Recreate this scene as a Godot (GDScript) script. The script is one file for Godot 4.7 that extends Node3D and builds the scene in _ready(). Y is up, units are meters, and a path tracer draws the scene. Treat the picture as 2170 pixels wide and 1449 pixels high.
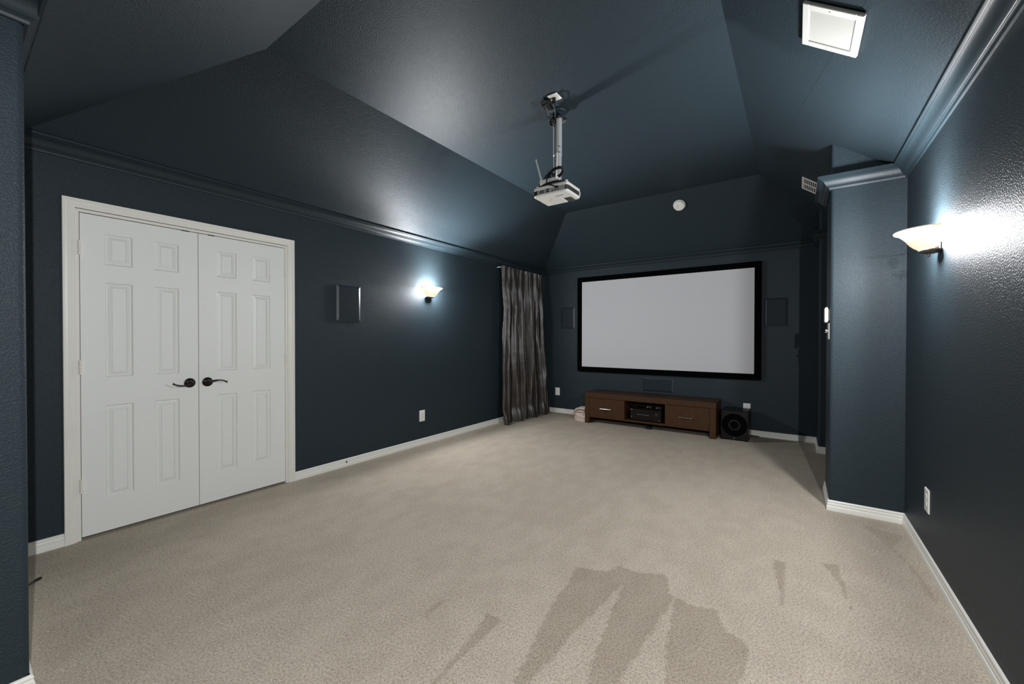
extends Node3D

# ---- room, metres: x to the right along the screen wall, y up, -z into the room ----
const XR := 4.275      # right wall
const ZB := -6.14      # screen wall
const ZN := -0.18      # near wall (the camera stands in the opening beside it)
const XN := 1.44       # end of the near wall
const XC := 3.866      # inner face of the two pilasters
const ZC := -3.809     # front of the near pilaster
const ZC2 := -4.28     # back of the near pilaster
const ZS := -5.625     # front of the far pilaster
const HF := 3.122      # flat part of the ceiling
const FX0 := 0.879
const FX1 := 3.313
const FZ0 := -1.219
const FZ1 := -5.335
const YL := 2.403      # foot of left and back slopes
const YR := 2.410      # foot of right slope
const YH := 2.46       # hall ceiling
const YN := 2.408      # foot of the near slope
const ZH := -0.22

var M := {}
var used := {}

# ======================================================================= meshes
class Geo:
	var v := PackedVector3Array()
	var n := PackedVector3Array()
	var uv := PackedVector2Array()
	var uv2 := PackedVector2Array()
	var idx := PackedInt32Array()
	var xf := Transform3D()

	func vert(p: Vector3, nn: Vector3, t := Vector2.ZERO) -> int:
		v.append(xf * p); n.append((xf.basis * nn).normalized()); uv.append(t); uv2.append(t)
		return v.size() - 1

	func itri(a: int, b: int, c: int) -> void:
		var g := (v[c] - v[a]).cross(v[b] - v[a])
		if g.dot(n[a] + n[b] + n[c]) < 0.0:
			idx.append_array([a, c, b])
		else:
			idx.append_array([a, b, c])

	func tri(a: Vector3, b: Vector3, c: Vector3, nn: Vector3) -> void:
		var i := vert(a, nn); vert(b, nn); vert(c, nn)
		itri(i, i + 1, i + 2)

	func quad(a: Vector3, b: Vector3, c: Vector3, d: Vector3, nn: Vector3, ts := []) -> void:
		var q := [a, b, c, d]
		var i := v.size()
		for k in 4:
			vert(q[k], nn, ts[k] if ts.size() else Vector2.ZERO)
		itri(i, i + 1, i + 2); itri(i, i + 2, i + 3)

	func squad(p: Array, ns: Array) -> void:
		var i := v.size()
		for k in 4:
			vert(p[k], ns[k])
		itri(i, i + 1, i + 2); itri(i, i + 2, i + 3)

	# convex polygon, flat; its normal points away from the point `inside`
	func poly(p: Array, inside: Vector3) -> void:
		var nn: Vector3 = (p[1] - p[0]).cross(p[2] - p[0]).normalized()
		if nn.dot(p[0] - inside) < 0.0:
			nn = -nn
		var i := v.size()
		for q in p:
			vert(q, nn)
		for k in range(1, p.size() - 1):
			itri(i, i + k, i + k + 1)

	# box with chamfered edges
	func box(lo: Vector3, hi: Vector3, b := 0.002) -> void:
		var c := (lo + hi) / 2.0
		var h := (hi - lo) / 2.0
		b = minf(b, minf(h.x, minf(h.y, h.z)) * 0.9)
		var P := func(s: Vector3, ax: int) -> Vector3:
			var q := h - Vector3(b, b, b)
			q[ax] = h[ax]
			return c + q * s
		for ax in 3:
			var a1 := (ax + 1) % 3
			var a2 := (ax + 2) % 3
			for s in [-1.0, 1.0]:
				var nn := Vector3.ZERO; nn[ax] = s
				var pts := []
				for k in [[-1.0, -1.0], [1.0, -1.0], [1.0, 1.0], [-1.0, 1.0]]:
					var sg := Vector3.ZERO; sg[ax] = s; sg[a1] = k[0]; sg[a2] = k[1]
					pts.append(P.call(sg, ax))
				quad(pts[0], pts[1], pts[2], pts[3], nn, [Vector2(pts[0][a1], pts[0][a2]), Vector2(pts[1][a1], pts[1][a2]), Vector2(pts[2][a1], pts[2][a2]), Vector2(pts[3][a1], pts[3][a2])])
			for s1 in [-1.0, 1.0]:
				for s2 in [-1.0, 1.0]:
					var sa := Vector3.ZERO; sa[ax] = -1.0; sa[a1] = s1; sa[a2] = s2
					var sb := sa; sb[ax] = 1.0
					var nn := Vector3.ZERO; nn[a1] = s1; nn[a2] = s2
					quad(P.call(sa, a1), P.call(sb, a1), P.call(sb, a2), P.call(sa, a2), nn.normalized())
		for sx in [-1.0, 1.0]:
			for sy in [-1.0, 1.0]:
				for sz in [-1.0, 1.0]:
					var s := Vector3(sx, sy, sz)
					tri(P.call(s, 0), P.call(s, 1), P.call(s, 2), s.normalized())

	# turned shape about the y axis; profile of (radius, y); a0..a1 part of a turn
	func lathe(profile: Array, sides := 32, a0 := 0.0, a1 := TAU, split := 0.6) -> void:
		var nr := Geo.edge_normals(profile, split)
		for k in profile.size() - 1:
			var p: Vector2 = profile[k]
			var q: Vector2 = profile[k + 1]
			var base := v.size()
			for i in sides + 1:
				var a := a0 + (a1 - a0) * i / sides
				var d := Vector3(cos(a), 0, sin(a))
				for e in 2:
					var r: Vector2 = p if e == 0 else q
					var m: Vector2 = nr[k][e]
					vert(d * r.x + Vector3(0, r.y, 0), d * m.x + Vector3(0, m.y, 0), Vector2(float(i) / sides, r.y))
			for i in sides:
				var b := base + i * 2
				if p.x > 1e-6: itri(b, b + 1, b + 2)
				if q.x > 1e-6: itri(b + 1, b + 3, b + 2)

	# for every profile segment the normals at its two ends: to the right of its direction
	static func edge_normals(profile: Array, split := 0.6) -> Array:
		var seg := []
		for k in profile.size() - 1:
			var d: Vector2 = (profile[k + 1] - profile[k]).normalized()
			seg.append(Vector2(d.y, -d.x))
		var out := []
		for k in seg.size():
			var s: Vector2 = seg[k]
			var e: Vector2 = seg[k]
			if k > 0 and seg[k - 1].dot(seg[k]) > cos(split): s = (seg[k - 1] + seg[k]).normalized()
			if k < seg.size() - 1 and seg[k + 1].dot(seg[k]) > cos(split): e = (seg[k + 1] + seg[k]).normalized()
			out.append([s, e])
		return out

	# profile of (out from the wall, along the third axis) swept from path point a to b; ma, mb: mitre vectors
	# place(p2, h) -> Vector3 puts a plan point and a height into the room
	func sweep(profile: Array, a: Vector2, b: Vector2, ma: Vector2, mb: Vector2, place: Callable, caps := false) -> void:
		var nr := Geo.edge_normals(profile, 0.7)
		var dir := (b - a).normalized()
		var side := Vector2(-dir.y, dir.x)
		if side.dot(ma) < 0.0: side = -side
		var o3: Vector3 = place.call(Vector2.ZERO, 0.0)
		var S: Vector3 = place.call(side, 0.0) - o3
		var U: Vector3 = place.call(Vector2.ZERO, 1.0) - o3
		var mid := Vector2.ZERO
		for q in profile: mid += q / profile.size()
		var flip := 1.0
		# outward is away from the wall: pick the sign on the segment that lies furthest out
		var far := 0
		for k in nr.size():
			if (profile[k].x + profile[k + 1].x) > (profile[far].x + profile[far + 1].x): far = k
		if nr[far][0].x + nr[far][1].x < 0.0: flip = -1.0
		for k in profile.size() - 1:
			var p: Vector2 = profile[k]
			var q: Vector2 = profile[k + 1]
			var n0: Vector3 = (S * nr[k][0].x + U * nr[k][0].y) * flip
			var n1: Vector3 = (S * nr[k][1].x + U * nr[k][1].y) * flip
			squad([place.call(a + ma * p.x, p.y), place.call(b + mb * p.x, p.y), place.call(b + mb * q.x, q.y), place.call(a + ma * q.x, q.y)], [n0, n0, n1, n1])
		if caps:
			for e in 2:
				var c: Vector2 = a if e == 0 else b
				var m: Vector2 = ma if e == 0 else mb
				var nn: Vector3 = (place.call(dir, 0.0) - o3) * (-1.0 if e == 0 else 1.0)
				var i := v.size()
				for q in profile: vert(place.call(c + m * q.x, q.y), nn)
				for k in range(1, profile.size() - 1): itri(i, i + k, i + k + 1)

	# upright prism on a plan outline; top(x, z) -> height
	func prism(plan: Array, y0: float, top: Callable, smooth := 0.5) -> void:
		var c := Vector2.ZERO
		for p in plan: c += p / plan.size()
		var N := plan.size()
		var area := 0.0
		for i in N: area += plan[i].cross(plan[(i + 1) % N])
		var sg := 1.0 if area > 0.0 else -1.0
		var fn := []
		for i in N:
			var d: Vector2 = (plan[(i + 1) % N] - plan[i]).normalized()
			fn.append(Vector2(d.y, -d.x) * sg)
		for i in N:
			var a: Vector2 = plan[i]
			var b: Vector2 = plan[(i + 1) % N]
			var na: Vector2 = fn[i]
			var nb: Vector2 = fn[i]
			if fn[i].dot(fn[(i + N - 1) % N]) > cos(smooth): na = (fn[i] + fn[(i + N - 1) % N]).normalized()
			if fn[i].dot(fn[(i + 1) % N]) > cos(smooth): nb = (fn[i] + fn[(i + 1) % N]).normalized()
			var A := Vector3(na.x, 0, na.y)
			var B := Vector3(nb.x, 0, nb.y)
			squad([Vector3(a.x, y0, a.y), Vector3(b.x, y0, b.y), Vector3(b.x, top.call(b.x, b.y), b.y), Vector3(a.x, top.call(a.x, a.y), a.y)], [A, B, B, A])
		var flat := PackedVector2Array()
		for p in plan: flat.append(p)
		var t := Geometry2D.triangulate_polygon(flat)
		for k in range(0, t.size(), 3):
			var q := []
			for e in 3: q.append(flat[t[k + e]])
			var w := []
			for p in q: w.append(Vector3(p.x, top.call(p.x, p.y), p.y))
			tri(w[0], w[1], w[2], Vector3.UP)
			tri(Vector3(q[0].x, y0, q[0].y), Vector3(q[1].x, y0, q[1].y), Vector3(q[2].x, y0, q[2].y), Vector3.DOWN)

	# round bar through points; radius may be a float or an array
	func tube(path: Array, radius, sides := 10, closed := false) -> void:
		var N := path.size()
		var up := Vector3.UP
		var rings := []
		for i in N:
			var t: Vector3
			if closed: t = path[(i + 1) % N] - path[(i + N - 1) % N]
			else: t = path[mini(i + 1, N - 1)] - path[maxi(i - 1, 0)]
			t = t.normalized()
			if absf(t.dot(up)) > 0.95: up = Vector3.RIGHT if absf(t.x) < 0.9 else Vector3.BACK
			var s := t.cross(up).normalized()
			up = s.cross(t).normalized()
			var r: float = radius[i] if radius is Array else radius
			var ring := []
			for k in sides:
				var a := TAU * k / sides
				var d := s * cos(a) + up * sin(a)
				ring.append(vert(path[i] + d * r, d))
			rings.append(ring)
		for i in (N if closed else N - 1):
			var A: Array = rings[i]
			var B: Array = rings[(i + 1) % N]
			for k in sides:
				var l := (k + 1) % sides
				itri(A[k], B[k], B[l]); itri(A[k], B[l], A[l])
		if not closed:
			for e in 2:
				var j := 0 if e == 0 else N - 1
				var nn: Vector3 = (path[0] - path[1]) if e == 0 else (path[N - 1] - path[N - 2])
				nn = nn.normalized()
				var c := vert(path[j], nn)
				var first := v.size()
				for k in sides:
					v.append(v[rings[j][k]]); n.append((xf.basis * nn).normalized()); uv.append(Vector2.ZERO); uv2.append(Vector2.ZERO)
				for k in sides: itri(c, first + k, first + (k + 1) % sides)

	# sheet of (nu+1) x (nv+1) points from f(u, v); smooth; normals towards `facing`
	func sheet(nu: int, nv: int, f: Callable, facing: Vector3, uvs := Vector2.ONE) -> void:
		var P := []
		for j in nv + 1:
			for i in nu + 1:
				P.append(f.call(float(i) / nu, float(j) / nv))
		var base := v.size()
		for j in nv + 1:
			for i in nu + 1:
				var du: Vector3 = P[j * (nu + 1) + mini(i + 1, nu)] - P[j * (nu + 1) + maxi(i - 1, 0)]
				var dv: Vector3 = P[mini(j + 1, nv) * (nu + 1) + i] - P[maxi(j - 1, 0) * (nu + 1) + i]
				var nn := du.cross(dv).normalized()
				if nn == Vector3.ZERO: nn = facing
				vert(P[j * (nu + 1) + i], nn, Vector2(float(i) / nu, float(j) / nv) * uvs)
		# one sign for all
		var acc := 0.0
		for k in range(base, v.size()): acc += n[k].dot(facing)
		if acc < 0.0:
			for k in range(base, v.size()): n[k] = -n[k]
		for j in nv:
			for i in nu:
				var a := base + j * (nu + 1) + i
				itri(a, a + 1, a + nu + 2); itri(a, a + nu + 2, a + nu + 1)

	func ball(c: Vector3, r: Vector3, seg := 16) -> void:
		var base := v.size()
		for j in seg + 1:
			for i in seg * 2 + 1:
				var a := PI * j / seg
				var b := TAU * i / (seg * 2)
				var d := Vector3(sin(a) * cos(b), cos(a), sin(a) * sin(b))
				vert(c + d * r, (d / r).normalized())
		for j in seg:
			for i in seg * 2:
				var q := base + j * (seg * 2 + 1) + i
				itri(q, q + 1, q + seg * 2 + 2); itri(q, q + seg * 2 + 2, q + seg * 2 + 1)

	func mesh(m: Material) -> ArrayMesh:
		var a := []
		a.resize(Mesh.ARRAY_MAX)
		a[Mesh.ARRAY_VERTEX] = v; a[Mesh.ARRAY_NORMAL] = n; a[Mesh.ARRAY_TEX_UV] = uv; a[Mesh.ARRAY_TEX_UV2] = uv2; a[Mesh.ARRAY_INDEX] = idx
		var am := ArrayMesh.new()
		am.add_surface_from_arrays(Mesh.PRIMITIVE_TRIANGLES, a)
		am.surface_set_material(0, m)
		return am

# ======================================================================= naming
func numbered(called: String) -> String:
	if not used.has(called):
		used[called] = 0
		return called
	used[called] += 1
	return "%s_%03d" % [called, used[called]]

func put(called: String, g: Geo, m: Material, parent: Node3D = null) -> MeshInstance3D:
	var o := MeshInstance3D.new()
	o.mesh = g.mesh(m)
	o.cast_shadow = GeometryInstance3D.SHADOW_CASTING_SETTING_ON
	if parent == null:
		o.name = numbered(called)
		add_child(o)
	else:
		var k := 0
		for c in parent.get_children():
			if String(c.name) == called or String(c.name).begins_with(called + "_0"): k += 1
		o.name = called if k == 0 else "%s_%03d" % [called, k]
		parent.add_child(o, true)
	return o

func tag(o: Node3D, label: String, category: String, group := "") -> Node3D:
	o.set_meta("label", label); o.set_meta("category", category)
	if group: o.set_meta("group", group)
	return o

func thing(called: String, at: Vector3, label: String, category: String, group := "") -> Node3D:
	var o := Node3D.new()
	o.name = numbered(called)
	o.position = at
	add_child(o)
	return tag(o, label, category, group)

func struct(o: Node3D, label: String, category: String) -> Node3D:
	o.set_meta("kind", "structure")
	return tag(o, label, category)

func dup(src: Node3D, called: String, at: Vector3, label: String) -> Node3D:
	var c := src.duplicate()
	c.name = numbered(called)
	add_child(c)
	c.position = at
	c.set_meta("label", label)
	return c

# ======================================================================= materials
func srgb(r: float, g: float, b: float) -> Color:
	return Color(r / 255.0, g / 255.0, b / 255.0)

func mat(c: Color, rough := 0.5, metal := 0.0, spec := 0.5) -> StandardMaterial3D:
	var m := StandardMaterial3D.new()
	m.albedo_color = c; m.roughness = rough; m.metallic = metal; m.metallic_specular = spec
	m.cull_mode = BaseMaterial3D.CULL_DISABLED
	return m

func noise(seed_: int, freq: float, oct := 3, kind := FastNoiseLite.TYPE_SIMPLEX_SMOOTH) -> FastNoiseLite:
	var f := FastNoiseLite.new()
	f.seed = seed_; f.frequency = freq; f.noise_type = kind; f.fractal_octaves = oct
	return f

func grey_tex(f: Image) -> ImageTexture:
	return ImageTexture.create_from_image(f)

func relief(m: StandardMaterial3D, im: Image, cm: float, per_metre: Vector3, world := true) -> void:
	m.heightmap_enabled = true
	m.heightmap_texture = grey_tex(im)
	m.heightmap_scale = cm
	m.uv1_triplanar = true
	m.uv1_world_triplanar = world
	m.uv1_scale = per_metre

func make_materials() -> void:
	# knock-down wall texture: flattened blobs on a fine orange peel
	var a := noise(11, 0.045, 2).get_seamless_image(1024, 1024)
	var b := noise(12, 0.1, 2).get_seamless_image(1024, 1024)
	var wall := Image.create(1024, 1024, false, Image.FORMAT_RGB8)
	for y in 1024:
		for x in 1024:
			var h: float = smoothstep(0.40, 0.64, a.get_pixel(x, y).r) * 0.8 + b.get_pixel(x, y).r * 0.2
			h = clampf(h, 0.0, 1.0)
			wall.set_pixel(x, y, Color(h, h, h))
	var paint := mat(srgb(37, 48, 54), 0.5, 0.0, 0.33)
	relief(paint, wall, WALL_RELIEF, Vector3(2.0, 2.0, 2.0))
	M.paint = paint
	M.trim_paint = mat(srgb(33, 45, 51), 0.46, 0.0, 0.4)
	M.speaker_paint = mat(srgb(33, 45, 54), 0.4)
	# mottled, matter paint on a grille
	M.speaker_grille = mat(srgb(31, 40, 46), 0.6, 0.0, 0.3)
	relief(M.speaker_grille, noise(21, 0.12, 2).get_seamless_image(256, 256), 0.12, Vector3(3, 3, 3))
	M.white_trim = mat(srgb(226, 224, 215), 0.38)
	M.door_white = mat(srgb(228, 229, 224), 0.42)
	var grain := Image.create(256, 1024, false, Image.FORMAT_RGB8)
	var gn := noise(31, 0.02, 3)
	for y in 1024:
		for x in 256:
			var h := 0.5 + 0.5 * sin((x * 0.35 + 18.0 * gn.get_noise_2d(x * 0.6, y * 0.12)) * 1.0) * (0.4 + 0.6 * absf(gn.get_noise_2d(x * 3.0 + 90.0, y * 0.3)))
			grain.set_pixel(x, y, Color(h, h, h))
	relief(M.door_white, grain, 0.025, Vector3(3.2, 0.9, 3.2))
	M.plastic = mat(srgb(230, 228, 222), 0.35)
	M.plastic_grey = mat(srgb(150, 149, 146), 0.5)
	M.grille_white = mat(srgb(200, 200, 194), 0.5)
	M.black = mat(srgb(12, 12, 13), 0.45)
	M.rubber = mat(srgb(14, 14, 15), 0.5)
	M.velvet = mat(srgb(6, 6, 7), 0.95, 0.0, 0.1)
	M.dark_slot = mat(srgb(24, 24, 24), 0.8)
	M.screen = mat(srgb(192, 192, 194), 0.9, 0.0, 0.2)
	M.bronze = mat(srgb(34, 29, 26), 0.32, 0.65)
	M.chrome = mat(srgb(205, 206, 208), 0.22, 0.95)
	M.pole = mat(srgb(188, 190, 193), 0.42, 0.25)
	M.nickel = mat(srgb(112, 104, 96), 0.35, 0.8)
	# dark stained wood with fine upright grain
	var wood := Image.create(512, 512, false, Image.FORMAT_RGB8)
	var w1 := noise(41, 0.03, 4)
	var w2 := noise(42, 0.2, 2)
	for y in 512:
		for x in 512:
			var t := clampf(0.5 + 0.55 * w1.get_noise_2d(x * 3.4, y * 0.22) + 0.25 * w2.get_noise_2d(x * 4.0, y * 0.12), 0.0, 1.0)
			wood.set_pixel(x, y, srgb(46, 28, 13).lerp(srgb(76, 47, 23), t))
	M.wood = mat(Color.WHITE, 0.42, 0.0, 0.4)
	M.wood.albedo_texture = ImageTexture.create_from_image(wood)
	M.wood.uv1_triplanar = true
	M.wood.uv1_world_triplanar = true
	M.wood.uv1_scale = Vector3(1.6, 1.6, 1.6)
	M.wood_top = mat(srgb(46, 33, 25), 0.3)
	# crushed satin curtain
	var cr := Image.create(512, 512, false, Image.FORMAT_RGB8)
	var c1 := noise(51, 0.03, 4)
	for y in 512:
		for x in 512:
			var h := clampf(0.5 + 0.9 * c1.get_noise_2d(x * 2.4 + 14.0 * c1.get_noise_2d(x, y * 0.4), y * 0.35), 0.0, 1.0)
			cr.set_pixel(x, y, Color(h, h, h))
	M.curtain = mat(srgb(49, 41, 35), 0.38, 0.0, 0.6)
	M.curtain.rim_enabled = true; M.curtain.rim = 0.25; M.curtain.rim_tint = 0.6
	M.curtain.heightmap_enabled = true
	M.curtain.heightmap_texture = grey_tex(cr)
	M.curtain.heightmap_scale = 0.13
	M.curtain.uv1_scale = Vector3(1.3, 0.7, 1)
	M.rug = mat(srgb(214, 196, 184), 0.95, 0.0, 0.2)
	relief(M.rug, noise(61, 0.1, 3).get_seamless_image(256, 256), 0.9, Vector3(5, 5, 5))
	# sconce
	M.glass = mat(srgb(250, 240, 225), 0.35)
	M.glass.emission_enabled = true; M.glass.emission = srgb(255, 220, 180); M.glass.emission_energy_multiplier = GLOW
	M.glass_rim = mat(srgb(255, 238, 218), 0.25)
	M.bulb = mat(srgb(255, 240, 220), 0.4)
	M.bulb.emission_enabled = true; M.bulb.emission = srgb(255, 236, 210); M.bulb.emission_energy_multiplier = 1.0
	make_carpet()

func carpet_z(v: float) -> float:
	return -6.3 + v * 9.0

# the way the pile lies after vacuuming, in floor metres: [x, z] outlines of strokes, then one darker band
func strokes() -> Array:
	return [
		[0.885, [[2.66, -2.04], [2.75, -2.07], [2.82, -2.10], [2.86, -2.20], [2.91, -2.18], [2.94, -2.07], [2.92, -1.96], [2.89, -1.69], [2.87, -1.53], [2.87, -1.42], [2.86, -1.29], [2.85, -1.18], [2.83, -1.14], [2.74, -1.54], [2.70, -1.76], [2.70, -1.87]]],
		[0.885, [[2.91, -2.18], [2.98, -2.19], [3.09, -2.26], [3.15, -2.09], [3.17, -2.07], [3.16, -1.88], [3.15, -1.77], [3.14, -1.63], [3.13, -1.53], [3.14, -1.37], [3.05, -1.29], [3.01, -1.47], [2.98, -1.66], [2.95, -1.88], [2.94, -2.07]]],
		[0.885, [[3.18, -2.08], [3.22, -2.08], [3.25, -2.06], [3.36, -2.10], [3.41, -1.97], [3.49, -1.94], [3.51, -1.87], [3.49, -1.60], [3.29, -1.46], [3.22, -1.75], [3.20, -1.91]]],
		[0.895, [[2.50, -1.44], [2.50, -1.46], [2.58, -1.46], [2.58, -1.43], [2.57, -1.28], [2.58, -1.20], [2.58, -1.06], [2.59, -0.97], [2.57, -0.96], [2.55, -1.18], [2.53, -1.30]]],
		[0.93, [[2.25, -1.30], [2.26, -1.42], [2.40, -1.39], [2.35, -1.40], [2.27, -1.41], [2.29, -1.27]]],
		[0.89, [[3.55, -2.77], [3.61, -2.77], [3.62, -2.62], [3.61, -2.42], [3.61, -2.27], [3.60, -2.41], [3.57, -2.63]]],
		[0.89, [[3.78, -2.88], [3.86, -2.91], [3.86, -2.81], [3.87, -2.60], [3.88, -2.46], [3.87, -2.49], [3.85, -2.67], [3.81, -2.80]]],
		[0.94, [[4.04, -3.63], [4.23, -3.57], [4.14, -3.34], [4.21, -3.04], [4.22, -2.75], [4.20, -2.81], [4.18, -3.15], [4.11, -3.39]]],  # slightly darker band along the right baseboard
	]

func make_carpet() -> void:
	var W := 1024
	var H := 2048
	var im := Image.create(W, H, false, Image.FORMAT_RGB8)
	var big := noise(71, 0.9, 4)
	var mid := noise(72, 4.0, 3)
	var edge := noise(73, 14.0, 2)
	var polys := []
	var boxes := []
	var shade := []
	for st in strokes():
		var s: Array = st[1]
		shade.append(st[0])
		var pp := PackedVector2Array()
		var r := Rect2(Vector2(s[0][0], s[0][1]), Vector2.ZERO)
		for q in s:
			pp.append(Vector2(q[0], q[1])); r = r.expand(Vector2(q[0], q[1]))
		polys.append(pp); boxes.append(r.grow(0.04))
	var mask := Image.create(W / 3, H / 3, false, Image.FORMAT_RGB8)
	mask.fill(Color.WHITE)
	for y in H / 3:
		var z := carpet_z((y + 0.5) * 3 / H)
		for x in W / 3:
			var q := Vector2(-0.2 + (x + 0.5) * 3 / W * 4.6, z)
			for k in polys.size():
				if boxes[k].has_point(q) and Geometry2D.is_point_in_polygon(q, polys[k]):
					var c := 1.0 - (1.0 - float(shade[k])) * 0.86
					mask.set_pixel(x, y, Color(c, c - 0.010, c - 0.020))
					break
	mask.resize(W, H, Image.INTERPOLATE_CUBIC)
	for y in H:
		var z := carpet_z((y + 0.5) / H)
		for x in W:
			var px := -0.2 + (x + 0.5) / W * 4.6
			var t := 0.5 + 0.30 * big.get_noise_2d(px, z) + 0.32 * mid.get_noise_2d(px * 1.3, z * 0.8)
			t = smoothstep(0.25, 0.75, t)
			var c := srgb(190, 178, 162).lerp(srgb(199, 187, 171), t)
			var jx := clampi(x + int(2.6 * edge.get_noise_2d(px * 4.0, z * 4.0)), 0, W - 1)
			var jy := clampi(y + int(2.6 * edge.get_noise_2d(px * 4.0 + 40.0, z * 4.0)), 0, H - 1)
			im.set_pixel(x, y, c * mask.get_pixel(jx, jy))
	var g := Image.create(512, 512, false, Image.FORMAT_RGBA8)
	var f1 := noise(81, 0.16, 2).get_seamless_image(512, 512)
	var f2 := noise(82, 0.05, 2).get_seamless_image(512, 512)
	for y in 512:
		for x in 512:
			var h := clampf(0.80 + 0.55 * (f1.get_pixel(x, y).r - 0.5) + 0.25 * (f2.get_pixel(x, y).r - 0.5), 0.3, 1.0)
			h = minf(h * 1.12, 1.0)
			g.set_pixel(x, y, Color(h, h, h * 0.995, 1.0))
	var m := mat(Color.WHITE, 0.97, 0.0, 0.2)
	m.albedo_texture = ImageTexture.create_from_image(im)
	m.detail_enabled = true
	m.detail_blend_mode = BaseMaterial3D.BLEND_MODE_MUL
	m.detail_uv_layer = BaseMaterial3D.DETAIL_UV_2
	m.detail_albedo = ImageTexture.create_from_image(g)
	M.carpet = m

const WALL_RELIEF := 0.10
const GLOW := 0.8
const LAMP := 1.6
const HALO := 1.4
const UP := 4.2
const UNSEEN_SCONCE := 6.5  # strength of the unseen sconce beside the camera
const HALL_FILL := 0.7  # strength of the added fill lamp behind the camera

# ======================================================================= build
func _ready() -> void:
	# ---- camera
	var cam := Camera3D.new()
	cam.name = "camera"
	cam.fov = 80.486
	cam.near = 0.02
	cam.position = Vector3(3.662, 1.2722, 0.0)
	cam.rotation = Vector3(-0.0087, 0.6135, 0.0008)
	add_child(cam)
	cam.current = true
	# ---- environment: the room is closed, no daylight comes in
	var we := WorldEnvironment.new()
	we.name = "environment"
	var env := Environment.new()
	env.background_mode = Environment.BG_COLOR
	env.background_color = Color.BLACK
	env.ambient_light_source = Environment.AMBIENT_SOURCE_DISABLED
	env.tonemap_mode = Environment.TONE_MAPPER_LINEAR
	env.tonemap_exposure = 1.0
	env.sdfgi_enabled = true
	env.ssao_enabled = true
	env.ssil_enabled = true
	we.environment = env
	add_child(we)
	make_materials()
	build_shell()
	build_trim()
	build_doors()
	build_sconces()
	build_fill_lamp()
	build_wall_fittings()
	build_ceiling_fittings()
	build_screen()
	build_curtain()
	build_console()
	build_projector()
	build_floor_bits()

func arc(c: Vector2, r: float, a0: float, a1: float, n := 6) -> Array:
	var out := []
	for i in n + 1:
		var a := a0 + (a1 - a0) * i / n
		out.append(c + Vector2(cos(a), sin(a)) * r)
	return out

func slope_right(x: float) -> float:
	return HF - (HF - YR) / (XR - FX1) * (x - FX1)

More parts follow.
